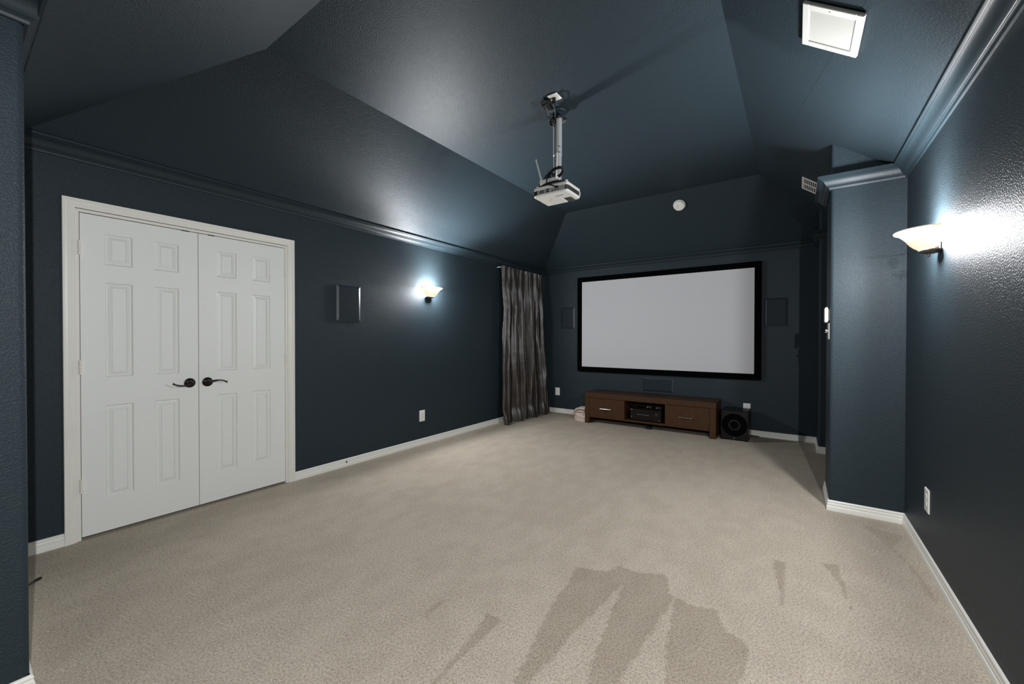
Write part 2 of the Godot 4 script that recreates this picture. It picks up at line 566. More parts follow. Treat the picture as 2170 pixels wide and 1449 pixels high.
func build_shell() -> void:
	# floor: one carpet under room and hall
	var g := Geo.new()
	var lo := Vector2(-0.2, -6.3)
	var hi := Vector2(4.4, 2.7)
	var cs := [Vector2(lo.x, lo.y), Vector2(hi.x, lo.y), Vector2(hi.x, hi.y), Vector2(lo.x, hi.y)]
	var i := g.v.size()
	for c in cs:
		g.vert(Vector3(c.x, 0, c.y), Vector3.UP, Vector2((c.x + 0.2) / 4.6, (c.y + 6.3) / 9.0))
		g.uv2[g.uv2.size() - 1] = c / 0.36
	g.itri(i, i + 1, i + 2); g.itri(i, i + 2, i + 3)
	g.poly([Vector3(lo.x, -0.12, lo.y), Vector3(hi.x, -0.12, lo.y), Vector3(hi.x, -0.12, hi.y), Vector3(lo.x, -0.12, hi.y)], Vector3(2, 0, -2))
	for k in 4:
		var p: Vector2 = cs[k]
		var q: Vector2 = cs[(k + 1) % 4]
		g.poly([Vector3(p.x, 0, p.y), Vector3(q.x, 0, q.y), Vector3(q.x, -0.12, q.y), Vector3(p.x, -0.12, p.y)], Vector3(2, -0.06, -2))
	struct(put("floor", g, M.carpet), "beige cut pile carpet with darker vacuum strokes across the room", "floor")

	var flat := func(h: float) -> Callable: return func(_x: float, _z: float) -> float: return h
	# left wall with the door opening
	g = Geo.new()
	g.prism([Vector2(-0.13, 2.0 * ZN + 0.3), Vector2(0, 2.0 * ZN + 0.3), Vector2(0, -0.506), Vector2(-0.13, -0.506)], 0, flat.call(2.55))
	g.prism([Vector2(-0.13, -1.753), Vector2(0, -1.753), Vector2(0, ZB - 0.13), Vector2(-0.13, ZB - 0.13)], 0, flat.call(2.55))
	g.prism([Vector2(-0.13, -0.506), Vector2(0, -0.506), Vector2(0, -1.753), Vector2(-0.13, -1.753)], 2.064, flat.call(2.55))
	g.prism([Vector2(-0.2, -0.3), Vector2(-0.13, -0.3), Vector2(-0.13, -1.95), Vector2(-0.2, -1.95)], 0, flat.call(2.3))
	struct(put("wall_left", g, M.paint), "dark navy textured wall on the left holding the white double doors", "wall")
	g = Geo.new()
	g.prism([Vector2(0, ZB), Vector2(XR, ZB), Vector2(XR, ZB - 0.13), Vector2(0, ZB - 0.13)], 0, flat.call(2.45))
	struct(put("wall_back", g, M.paint), "dark navy end wall behind the projection screen", "wall")
	g = Geo.new()
	g.prism([Vector2(XR, ZB - 0.13), Vector2(XR + 0.12, ZB - 0.13), Vector2(XR + 0.12, 2.7), Vector2(XR, 2.7)], 0, flat.call(2.5))
	struct(put("wall_right", g, M.paint), "dark navy textured wall at the right edge of the photo", "wall")
	# near wall: its rounded end stands at the left edge of the picture, then it runs back along the hall
	g = Geo.new()
	var r := 0.02
	var plan := [Vector2(0, ZN)]
	plan.append_array(arc(Vector2(XN - r, ZN + r), r, -PI / 2, 0.0))
	plan.append_array([Vector2(XN, 2.6), Vector2(XN - 0.13, 2.6), Vector2(XN - 0.13, ZN + 0.13), Vector2(0, ZN + 0.13)])
	g.prism(plan, 0, flat.call(YH))
	struct(put("wall_near", g, M.paint), "end of the near navy wall with a rounded corner at the left edge of the photo", "wall")
	g = Geo.new()
	g.prism([Vector2(XN - 0.13, 2.6), Vector2(XR, 2.6), Vector2(XR, 2.72), Vector2(XN - 0.13, 2.72)], 0, flat.call(YH))
	struct(put("wall_rear", g, M.paint), "navy wall closing the hall behind the camera", "wall")
	# pilasters on the right wall, up to the slope
	var top := func(x: float, _z: float) -> float: return slope_right(x) + 0.004
	for k in 2:
		g = Geo.new()
		var z0: float = [ZC, ZS][k]
		var z1: float = [ZC2, ZB][k]
		plan = arc(Vector2(XC + r, z0 - r), r, PI, PI / 2)
		plan.append_array([Vector2(XR, z0), Vector2(XR, z1)])
		if k == 0: plan.append_array(arc(Vector2(XC + r, z1 + r), r, -PI / 2, -PI))
		else: plan.append(Vector2(XC, z1))
		g.prism(plan, 0, top)
		struct(put(["wall_pilaster", "wall_stub"][k], g, M.paint), ["navy pilaster projecting from the right wall beside the lit sconce", "narrow navy stub wall in the far right corner, mostly hidden behind the pilaster"][k], "wall")
	# ceiling: flat middle and four slopes, each a slab
	var ceil_ := Node3D.new()
	ceil_.name = "ceiling"
	add_child(ceil_)
	struct(ceil_, "dark navy tray ceiling with a flat middle and four sloping sides", "ceiling")
	var F1 := Vector3(FX0, HF, FZ0)
	var F2 := Vector3(FX1, HF, FZ0)
	var F3 := Vector3(FX1, HF, FZ1)
	var F4 := Vector3(FX0, HF, FZ1)
	var BL := Vector3(0, YL, ZB)
	var BR := Vector3(XR, YR, ZB)
	var xl := FX0 - (HF - YN) / ((HF - YL) / FX0)
	var xr := FX1 + (HF - YN) / ((HF - YR) / (XR - FX1))
	var N1 := Vector3(xl, YN, ZH)
	var N2 := Vector3(xr, YN, ZH)
	slab(ceil_, "flat_panel", [F1, F2, F3, F4])
	slab(ceil_, "slope_panel", [F1, F4, BL, Vector3(0, YL, ZH), N1])
	slab(ceil_, "slope_panel", [F4, F3, BR, BL])
	slab(ceil_, "slope_panel", [F3, F2, N2, Vector3(XR, YR, ZH), BR])
	slab(ceil_, "slope_panel", [F2, F1, N1, N2])
	var hd := Geo.new()
	hd.box(Vector3(0, YN - 0.004, ZH), Vector3(XR, YH + 0.05, ZH + 0.012), 0.001)
	put("header", hd, M.paint, ceil_)
	slab(ceil_, "hall_panel", [Vector3(0, YH, ZH), Vector3(XR, YH, ZH), Vector3(XR, YH, 2.72), Vector3(0, YH, 2.72)])

func slab(parent: Node3D, called: String, pts: Array) -> void:
	var g := Geo.new()
	var c := Vector3.ZERO
	for p in pts: c += p / pts.size()
	var up := Vector3(0, 0.09, 0)
	for k in range(1, pts.size() - 1):
		g.poly([pts[0], pts[k], pts[k + 1]], c + Vector3(0, 50, 0))
		g.poly([pts[0] + up, pts[k] + up, pts[k + 1] + up], c - Vector3(0, 50, 0))
	for k in pts.size():
		var a: Vector3 = pts[k]
		var b: Vector3 = pts[(k + 1) % pts.size()]
		g.poly([a, b, b + up, a + up], c + up * 0.5)
	put(called, g, M.paint, parent)

func mitres(path: Array, closed := false, inside_left := true) -> Array:
	var out := []
	var N := path.size()
	for i in N:
		var ns := []
		for e in [[i - 1, i], [i, i + 1]]:
			var a: int = e[0]
			var b: int = e[1]
			if not closed and (a < 0 or b >= N): continue
			var d: Vector2 = (path[(b + N) % N] - path[(a + N) % N]).normalized()
			ns.append(Vector2(-d.y, d.x) * (1.0 if inside_left else -1.0))
		if ns.size() == 1: out.append(ns[0])
		else: out.append((ns[0] + ns[1]) / (1.0 + ns[0].dot(ns[1])))
	return out

func build_trim() -> void:
	# one run round room and hall, walked with the room on its right hand seen from above
	var path := [Vector2(XN, 2.6), Vector2(XN, ZN), Vector2(0, ZN), Vector2(0, ZB), Vector2(XC, ZB), Vector2(XC, ZS), Vector2(XR, ZS), Vector2(XR, ZC2), Vector2(XC, ZC2), Vector2(XC, ZC), Vector2(XR, ZC), Vector2(XR, 2.6)]
	var ms := mitres(path)
	var plan := func(p: Vector2, h: float) -> Vector3: return Vector3(p.x, h, p.y)
	var crown := [Vector2(0, 2.371), Vector2(0.010, 2.371), Vector2(0.0125, 2.374), Vector2(0.0125, 2.381), Vector2(0.0155, 2.385), Vector2(0.020, 2.387), Vector2(0.020, 2.391), Vector2(0.0225, 2.391),
		Vector2(0.026, 2.3935), Vector2(0.032, 2.400), Vector2(0.037, 2.408), Vector2(0.042, 2.417), Vector2(0.048, 2.426), Vector2(0.056, 2.4335), Vector2(0.064, 2.438), Vector2(0.070, 2.440),
		Vector2(0.070, 2.443), Vector2(0.076, 2.4445), Vector2(0.083, 2.448), Vector2(0.083, 2.460), Vector2(0, 2.460)]
	var base := [Vector2(0, 0), Vector2(0.014, 0), Vector2(0.014, 0.0305), Vector2(0.0125, 0.034), Vector2(0.010, 0.0355), Vector2(0.0105, 0.041), Vector2(0.0100, 0.048), Vector2(0.0085, 0.054), Vector2(0.0065, 0.058), Vector2(0.0085, 0.0605), Vector2(0.0085, 0.067), Vector2(0.0065, 0.071), Vector2(0.003, 0.075), Vector2(0, 0.076)]
	var where := ["along the hall at the left edge", "on the near wall, top left corner", "running above the doors and sconce on the left wall", "above the projection screen", "on the side of the far right stub wall", "on the front of the far right stub wall", "in the recess between pilaster and stub wall", "on the hidden back of the pilaster", "on the shaded side of the pilaster", "across the lit front of the pilaster", "along the right wall above the sconce"]
	var sides := ["hall", "near", "left", "back", "stub_side", "stub", "recess", "pilaster_back", "pilaster_side", "pilaster", "right"]
	for k in path.size() - 1:
		var g := Geo.new()
		g.sweep(crown, path[k], path[k + 1], ms[k], ms[k + 1], plan)
		struct(put("trim_%d" % (k + 1), g, M.trim_paint), "navy crown moulding " + where[k], "moulding")
		g = Geo.new()
		if k == 2:
			var d := Vector2(0, -1)
			g.sweep(base, path[2], Vector2(0, -0.437), ms[2], Vector2(1, 0), plan, true)
			g.sweep(base, Vector2(0, -1.823), path[3], Vector2(1, 0), ms[3], plan, true)
		else:
			g.sweep(base, path[k], path[k + 1], ms[k], ms[k + 1], plan)
		var bb := put("baseboard_" + sides[k], g, M.white_trim)
		var sd: String = ["at the hall corner, bottom left", "on the near wall, behind the corner at bottom left", "below the left wall", "below the screen wall", "beside the far right stub wall", "at the foot of the far right stub wall", "in the recess on the right", "behind the pilaster", "on the shaded side of the pilaster", "at the foot of the pilaster", "running along the right wall to the bottom right corner"][k]
		struct(bb, "cream painted baseboard " + sd, "baseboard")
		if k == 2:
			var h := Geo.new()
			h.xf = Transform3D(Basis(Vector3(0, 0, 1), -PI / 2), Vector3(0.0105, 0.043, -2.33))
			h.lathe([Vector2(0.0, 0.0035), Vector2(0.006, 0.0035), Vector2(0.0085, 0.0025), Vector2(0.009, -0.004)], 20)
			put("cable_grommet", h, M.rubber, bb).set_meta("label", "small black round cable hole")

# ---------------------------------------------------------------- doors
func build_doors() -> void:
	var zs := [-0.436, -1.825]
	var casing := [Vector2(0, 0), Vector2(0, 0.016), Vector2(0.002, 0.018), Vector2(0.008, 0.018), Vector2(0.011, 0.0165), Vector2(0.013, 0.0135), Vector2(0.02, 0.0145), Vector2(0.03, 0.0145), Vector2(0.036, 0.0125), Vector2(0.040, 0.0095), Vector2(0.043, 0.0095), Vector2(0.045, 0.007), Vector2(0.054, 0.0065), Vector2(0.056, 0.004), Vector2(0.056, 0)]
	var path := [Vector2(zs[0], 0), Vector2(zs[0], 2.139), Vector2(zs[1], 2.139), Vector2(zs[1], 0)]
	# plane of the wall: first coordinate z, second y; the third comes out along x
	var inn := mitres(path)
	var c := Vector2((zs[0] + zs[1]) / 2, 1.0)
	if (inn[0] as Vector2).dot(c - path[0]) < 0: inn = mitres(path, false, false)
	var wallp := func(p: Vector2, h: float) -> Vector3: return Vector3(h, p.y, p.x)
	var g := Geo.new()
	for k in 3:
		g.sweep(casing, path[k], path[k + 1], inn[k], inn[k + 1], wallp)
	# jambs lining the opening
	g.box(Vector3(-0.12, 0, -0.509), Vector3(0.002, 2.062, -0.49), 0.0015)
	g.box(Vector3(-0.12, 0, -1.769), Vector3(0.002, 2.062, -1.7495), 0.0015)
	g.box(Vector3(-0.12, 2.0605, -1.769), Vector3(0.002, 2.08, -0.49), 0.0015)
	struct(put("trim_12", g, M.white_trim), "cream moulded casing round the white double doors", "door casing")
	var spans := [[-0.512, -1.1205], [-1.1245, -1.7465]]
	var px := [[[-0.621, -0.759], [-0.869, -1.008]], [[-1.238, -1.377], [-1.488, -1.629]]]
	var py := [[1.746, 1.947], [1.018, 1.632], [0.238, 0.836]]
	for k in 2:
		var d := Node3D.new()
		d.name = "door_%d" % (k + 1)
		add_child(d)
		struct(d, ["left leaf of the white six panel double doors, lever pointing left", "right leaf of the white six panel double doors, lever pointing right"][k], "door")
		var z0: float = spans[k][1]
		var z1: float = spans[k][0]
		var zc := [z0, px[k][1][1], px[k][1][0], px[k][0][1], px[k][0][0], z1]
		var yc := [0.02, py[2][0], py[2][1], py[1][0], py[1][1], py[0][0], py[0][1], 2.056]
		g = Geo.new()
		for a in 5:
			for b in 7:
				if a % 2 == 1 and b % 2 == 1: continue
				g.quad(Vector3(0, yc[b], zc[a]), Vector3(0, yc[b], zc[a + 1]), Vector3(0, yc[b + 1], zc[a + 1]), Vector3(0, yc[b + 1], zc[a]), Vector3.RIGHT)
		# edges and back of the slab
		g.quad(Vector3(0, 0.02, z0), Vector3(-0.035, 0.02, z0), Vector3(-0.035, 2.056, z0), Vector3(0, 2.056, z0), Vector3(0, 0, -1))
		g.quad(Vector3(0, 0.02, z1), Vector3(-0.035, 0.02, z1), Vector3(-0.035, 2.056, z1), Vector3(0, 2.056, z1), Vector3(0, 0, 1))
		g.quad(Vector3(0, 0.02, z0), Vector3(-0.035, 0.02, z0), Vector3(-0.035, 0.02, z1), Vector3(0, 0.02, z1), Vector3.DOWN)
		g.quad(Vector3(0, 2.056, z0), Vector3(-0.035, 2.056, z0), Vector3(-0.035, 2.056, z1), Vector3(0, 2.056, z1), Vector3.UP)
		g.quad(Vector3(-0.035, 0.02, z0), Vector3(-0.035, 2.056, z0), Vector3(-0.035, 2.056, z1), Vector3(-0.035, 0.02, z1), Vector3.LEFT)
		put("slab", g, M.door_white, d)
		for b in 3:
			for a in 2:
				put("panel", door_panel(px[k][a][1], px[k][a][0], py[b][0], py[b][1]), M.door_white, d)
		# hinges on the outer edge
		for hy in [1.838, 1.089, 0.341]:
			var h := Geo.new()
			var hz: float = -0.5095 if k == 0 else -1.7505
			for q in 5:
				h.xf = Transform3D(Basis(), Vector3(0.006, hy - 0.045 + q * 0.018, hz))
				h.lathe([Vector2(0, 0), Vector2(0.006, 0), Vector2(0.0075, 0.0015), Vector2(0.0075, 0.0160), Vector2(0.006, 0.0175), Vector2(0, 0.0175)], 12)
			h.xf = Transform3D()
			h.box(Vector3(-0.002, hy - 0.045, hz - 0.011), Vector3(0.0015, hy + 0.045, hz + 0.011), 0.0005)
			put("hinge", h, M.white_trim, d)
		# lever handle
		var rz: float = [-1.067, -1.177][k]
		var ry: float = [0.943, 0.941][k]
		var s: float = [1.0, -1.0][k]
		g = Geo.new()
		g.xf = Transform3D(Basis(Vector3(0, 0, 1), -PI / 2), Vector3(0, ry, rz))
		g.lathe([Vector2(0, 0.014), Vector2(0.018, 0.014), Vector2(0.024, 0.012), Vector2(0.027, 0.0085), Vector2(0.0325, 0.007), Vector2(0.0345, 0.004), Vector2(0.0345, 0.0)], 36)
		var rose := put("rose", g, M.bronze, d)
		g = Geo.new()
		g.xf = Transform3D(Basis(Vector3(0, 0, 1), -PI / 2), Vector3(0, ry, rz))
		g.lathe([Vector2(0.013, 0.01), Vector2(0.012, 0.03), Vector2(0.0145, 0.038), Vector2(0.0155, 0.046), Vector2(0.0155, 0.056), Vector2(0.013, 0.059), Vector2(0, 0.060)], 28)
		g.xf = Transform3D()
		var pts := []
		var rad := []
		for q in 25:
			var t := q / 24.0
			var dy := -sin(t * PI * 1.22) * 0.0105 * s - 0.006 * t * s
			if t > 0.82: dy += (t - 0.82) * 0.03 * s
			pts.append(Vector3(0.050 + 0.006 * sin(t * PI), ry + dy, rz + s * t * 0.112))
			rad.append(lerpf(0.0085, 0.0042, smoothstep(0.0, 0.55, t)) + (0.0022 if t > 0.95 else 0.0))
		g.tube(pts, rad, 12)
		put("lever", g, M.bronze, d)
		# ball catch at the head of the leaf
		g = Geo.new()
		var bz: float = [-1.045, -1.205][k]
		g.box(Vector3(-0.02, 2.0535, bz - 0.022), Vector3(0.004, 2.0605, bz + 0.022), 0.001)
		put("ball_catch", g, M.black, d)

func door_panel(z0: float, z1: float, y0: float, y1: float) -> Geo:
	var g := Geo.new()
	var prof := [Vector2(0, 0), Vector2(0.003, -0.002), Vector2(0.006, -0.008), Vector2(0.0085, -0.012), Vector2(0.012, -0.012), Vector2(0.0135, -0.0105), Vector2(0.0335, -0.0020), Vector2(0.0342, -0.0060), Vector2(0.0362, -0.0060), Vector2(0.0370, -0.0020)]
	for k in prof.size() - 1:
		var i0: float = prof[k].x
		var i1: float = prof[k + 1].x
		var a := [Vector3(prof[k].y, y0 + i0, z0 + i0), Vector3(prof[k].y, y0 + i0, z1 - i0), Vector3(prof[k].y, y1 - i0, z1 - i0), Vector3(prof[k].y, y1 - i0, z0 + i0)]
		var b := [Vector3(prof[k + 1].y, y0 + i1, z0 + i1), Vector3(prof[k + 1].y, y0 + i1, z1 - i1), Vector3(prof[k + 1].y, y1 - i1, z1 - i1), Vector3(prof[k + 1].y, y1 - i1, z0 + i1)]
		for e in 4:
			var f := (e + 1) % 4
			var nn: Vector3 = (a[f] - a[e]).cross(b[e] - a[e]).normalized()
			if nn.x < 0: nn = -nn
			g.quad(a[e], a[f], b[f], b[e], nn)
	var i: float = prof[-1].x
	var x: float = prof[-1].y
	g.quad(Vector3(x, y0 + i, z0 + i), Vector3(x, y0 + i, z1 - i), Vector3(x, y1 - i, z1 - i), Vector3(x, y1 - i, z0 + i), Vector3.RIGHT)
	return g

# ---------------------------------------------------------------- sconces
func make_sconce(label: String) -> Node3D:
	# local: wall at x = 0, the bowl comes out along +x; y = 0 at the rim
	var o := thing("wall_sconce", Vector3.ZERO, label, "wall lamp", "half bowl glass sconces")
	var prof := [Vector2(0.044, -0.106), Vector2(0.058, -0.099), Vector2(0.074, -0.087), Vector2(0.087, -0.073), Vector2(0.096, -0.060), Vector2(0.104, -0.047), Vector2(0.114, -0.033), Vector2(0.126, -0.020), Vector2(0.139, -0.011), Vector2(0.148, -0.006)]
	var inner := []
	for p in prof: inner.append(p + Vector2(-0.004, 0.002))
	inner.reverse()
	var all := prof.duplicate()
	all.append_array(inner)
	var g := Geo.new()
	g.xf = Transform3D(Basis(), Vector3(0.03, 0, 0))
	g.lathe(all, 48, -PI / 2, PI / 2)
	put("glass_shade", g, M.glass, o)
	g = Geo.new()
	g.xf = Transform3D(Basis(), Vector3(0.03, 0, 0))
	g.lathe([Vector2(0.142, -0.006), Vector2(0.149, -0.007), Vector2(0.153, -0.003), Vector2(0.153, 0.0), Vector2(0.150, 0.002), Vector2(0.144, -0.001), Vector2(0.142, -0.006)], 48, -PI / 2, PI / 2, 1.2)
	put("glass_rim", g, M.glass_rim, o)
	g = Geo.new()
	g.box(Vector3(0, -0.118, -0.022), Vector3(0.010, -0.068, 0.022), 0.004)
	g.box(Vector3(0.01, -0.100, -0.02), Vector3(0.05, -0.088, 0.02), 0.003)
	put("backplate", g, M.nickel, o)
	g = Geo.new()
	g.xf = Transform3D(Basis(), Vector3(0.036, 0, 0))
	g.lathe([Vector2(0, -0.104), Vector2(0.047, -0.104), Vector2(0.048, -0.108), Vector2(0.043, -0.115), Vector2(0.032, -0.121), Vector2(0.016, -0.125), Vector2(0.007, -0.126), Vector2(0, -0.126)], 40)
	put("cap", g, M.nickel, o)
	g = Geo.new()
	g.xf = Transform3D(Basis(), Vector3(0.045, 0, 0))
	g.lathe([Vector2(0.004, -0.124), Vector2(0.004, -0.129), Vector2(0.0075, -0.133), Vector2(0.0075, -0.137), Vector2(0.004, -0.141), Vector2(0, -0.142)], 20)
	put("finial", g, M.nickel, o)
	g = Geo.new()
	g.xf = Transform3D(Basis(), Vector3(0.075, -0.045, 0))
	g.lathe([Vector2(0, -0.032), Vector2(0.012, -0.032), Vector2(0.013, -0.02), Vector2(0.022, -0.004), Vector2(0.024, 0.006), Vector2(0.021, 0.018), Vector2(0.012, 0.026), Vector2(0, 0.028)], 20)
	put("bulb", g, M.bulb, o)
	var l := OmniLight3D.new()
	l.name = "bulb_light"
	l.position = Vector3(0.105, -0.04, 0)
	l.light_color = srgb(250, 252, 255)
	l.light_energy = HALO
	l.light_size = 0.05
	l.omni_range = 14.0
	l.omni_attenuation = 2.0
	l.shadow_enabled = true
	o.add_child(l)
	# what leaves through the open top, past the frosted glass
	var u := SpotLight3D.new()
	u.name = "open_top_light"
	u.position = Vector3(0.11, -0.04, 0)
	# straight up, leaning a little away from the wall
	u.basis = Basis.looking_at(Vector3(0.36, 1, 0).normalized(), Vector3(0, 0, 1))
	u.light_color = srgb(250, 252, 255)
	u.light_energy = UP
	u.light_size = 0.13
	u.spot_angle = 54.0
	u.spot_angle_attenuation = 0.5
	u.spot_range = 14.0
	u.spot_attenuation = 2.0
	u.shadow_enabled = true
	o.add_child(u)
	# what the bulb throws forward through the glass, away from the backplate
	var f := SpotLight3D.new()
	f.name = "glass_light"
	f.position = Vector3(0.125, -0.035, 0)
	f.basis = Basis.looking_at(Vector3.RIGHT, Vector3.UP)
	f.light_color = srgb(250, 252, 255)
	f.light_energy = LAMP
	f.light_size = 0.05
	f.spot_angle = 89.0
	f.spot_angle_attenuation = 0.2
	f.spot_range = 14.0
	f.spot_attenuation = 2.0
	f.shadow_enabled = true
	o.add_child(f)
	return o

func build_sconces() -> void:
	var a := make_sconce("lit half bowl glass sconce on the left wall between speaker and curtain")
	a.position = Vector3(0, 1.880, -3.43)
	var b := dup(a, "wall_sconce", Vector3(XR, 1.846, -3.016), "lit half bowl glass sconce on the right wall in front of the pilaster")
	b.rotation.y = PI
	(b.get_node("open_top_light") as SpotLight3D).light_energy = 0.68 * UP
	(a.get_node("glass_light") as SpotLight3D).light_energy = 1.5 * LAMP
	b = dup(a, "wall_sconce", Vector3(XR, 1.846, 0.1), "unseen half bowl glass sconce on the right wall beside the camera, placed to light the doors and near carpet")  # out of view, lights the doors and the near carpet
	b.rotation.y = PI
	# added top cover, keeps the lamp off the ceiling slopes
	var g := Geo.new()
	g.xf = Transform3D(Basis(), Vector3(0.03, 0, 0))
	g.lathe([Vector2(0, 0.004), Vector2(0.15, 0.004), Vector2(0.152, 0.002), Vector2(0.15, 0.0), Vector2(0, 0.0)], 32, -PI / 2, PI / 2)
	g.xf = Transform3D()
	g.box(Vector3(0, 0, -0.152), Vector3(0.031, 0.004, 0.152), 0.001)
	put("top_cover", g, M.nickel, b)
	var l := b.get_node("bulb_light") as OmniLight3D
	l.light_energy = UNSEEN_SCONCE
	l.position.y = -0.024
	l.light_size = 0.01
	b.get_node("open_top_light").free()
	b.get_node("glass_light").free()

func build_fill_lamp() -> void:
	# added fill lamp behind the camera, shaped as a flush ceiling fixture
	var o := thing("added_fill_lamp", Vector3(2.9, YH, 1.3), "added fill lamp, round and flush on the hall ceiling behind the camera", "ceiling lamp")
	var g := Geo.new()
	g.lathe([Vector2(0, 0), Vector2(0.2, 0), Vector2(0.2, -0.03), Vector2(0.19, -0.034), Vector2(0, -0.034)], 40)
	put("pan", g, M.nickel, o)
	g = Geo.new()
	g.lathe([Vector2(0.18, -0.032), Vector2(0.165, -0.06), Vector2(0.12, -0.085), Vector2(0.06, -0.097), Vector2(0, -0.1)], 40)
	put("glass_dome", g, M.glass, o)
	var l := OmniLight3D.new()
	l.name = "fill_light"
	l.position = Vector3(0, -0.33, 0)
	l.light_color = srgb(250, 252, 255)
	l.light_energy = HALL_FILL
	l.light_size = 0.2
	l.omni_range = 14.0
	l.omni_attenuation = 2.0
	l.shadow_enabled = true
	o.add_child(l)

# ---------------------------------------------------------------- wall fittings
# local: wall at z = 0, plate faces +z, y up
func face_panel(w: float, h: float, prof: Array) -> Geo:
	var g := Geo.new()
	for k in prof.size() - 1:
		var a := []
		var b := []
		for s in [[-1, -1], [1, -1], [1, 1], [-1, 1]]:
			a.append(Vector3(s[0] * (w / 2 - prof[k].x), s[1] * (h / 2 - prof[k].x), prof[k].y))
			b.append(Vector3(s[0] * (w / 2 - prof[k + 1].x), s[1] * (h / 2 - prof[k + 1].x), prof[k + 1].y))
		for e in 4:
			var f := (e + 1) % 4
			var nn: Vector3 = (a[f] - a[e]).cross(b[e] - a[e]).normalized()
			var outw: Vector3 = (a[e] + a[f]) / 2.0; outw.z = 0
			if prof[k + 1].y >= prof[k].y and nn.dot(outw.normalized() + Vector3(0, 0, 1)) < 0: nn = -nn
			if prof[k + 1].y < prof[k].y and nn.z < 0: nn = -nn
			g.quad(a[e], a[f], b[f], b[e], nn)
	var p: Vector2 = prof[-1]
	g.quad(Vector3(-w / 2 + p.x, -h / 2 + p.x, p.y), Vector3(w / 2 - p.x, -h / 2 + p.x, p.y), Vector3(w / 2 - p.x, h / 2 - p.x, p.y), Vector3(-w / 2 + p.x, h / 2 - p.x, p.y), Vector3.BACK)
	return g

func turned(o: Node3D, facing: Vector3) -> Node3D:
	if facing == Vector3.RIGHT: o.rotation.y = PI / 2
	if facing == Vector3.LEFT: o.rotation.y = -PI / 2
	return o

func speaker(at: Vector3, facing: Vector3, w: float, h: float, label: String) -> void:
	var o := thing("wall_speaker", at, label, "speaker", "painted in-wall speakers")
	put("frame", face_panel(w, h, [Vector2(0, 0), Vector2(0, 0.003), Vector2(0.0215, 0.013), Vector2(0.0225, 0.0115)]), M.speaker_paint, o)
	var g := Geo.new()
	g.box(Vector3(-w / 2 + 0.0225, -h / 2 + 0.0225, 0.008), Vector3(w / 2 - 0.0225, h / 2 - 0.0225, 0.0125), 0.001)
	put("grille", g, M.speaker_grille, o)
	turned(o, facing)

func make_outlet(label: String) -> Node3D:
	var o := thing("wall_outlet", Vector3.ZERO, label, "outlet", "duplex outlets")
	put("cover_plate", face_panel(0.086, 0.132, [Vector2(0, 0), Vector2(0, 0.002), Vector2(0.0035, 0.006), Vector2(0.006, 0.0068)]), M.plastic, o)
	for s in [-1.0, 1.0]:
		var g := Geo.new()
		g.xf = Transform3D(Basis(Vector3.RIGHT, PI / 2), Vector3(0, s * 0.0195, 0.0065))
		g.lathe([Vector2(0.0172, 0), Vector2(0.0172, 0.0015), Vector2(0.016, 0.0024), Vector2(0, 0.0024)], 28)
		var rc := put("receptacle", g, M.plastic, o)
		for q in [-0.0062, 0.0062]:
			g = Geo.new()
			g.box(Vector3(q - 0.0012, s * 0.0195, 0.008), Vector3(q + 0.0012, s * 0.0195 + 0.0085, 0.0093), 0.0002)
			put("slot", g, M.dark_slot, rc)
		g = Geo.new()
		g.xf = Transform3D(Basis(Vector3.RIGHT, PI / 2), Vector3(0, s * 0.0195 - 0.0075, 0.008))
		g.lathe([Vector2(0.0026, 0), Vector2(0.0026, 0.0013), Vector2(0, 0.0013)], 12)
		put("ground_hole", g, M.dark_slot, rc)
	var s2 := Geo.new()
	s2.xf = Transform3D(Basis(Vector3.RIGHT, PI / 2), Vector3(0, 0, 0.0065))
	s2.lathe([Vector2(0.0032, 0), Vector2(0.003, 0.001), Vector2(0, 0.0014)], 12)
	put("screw", s2, M.plastic_grey, o)
	return o

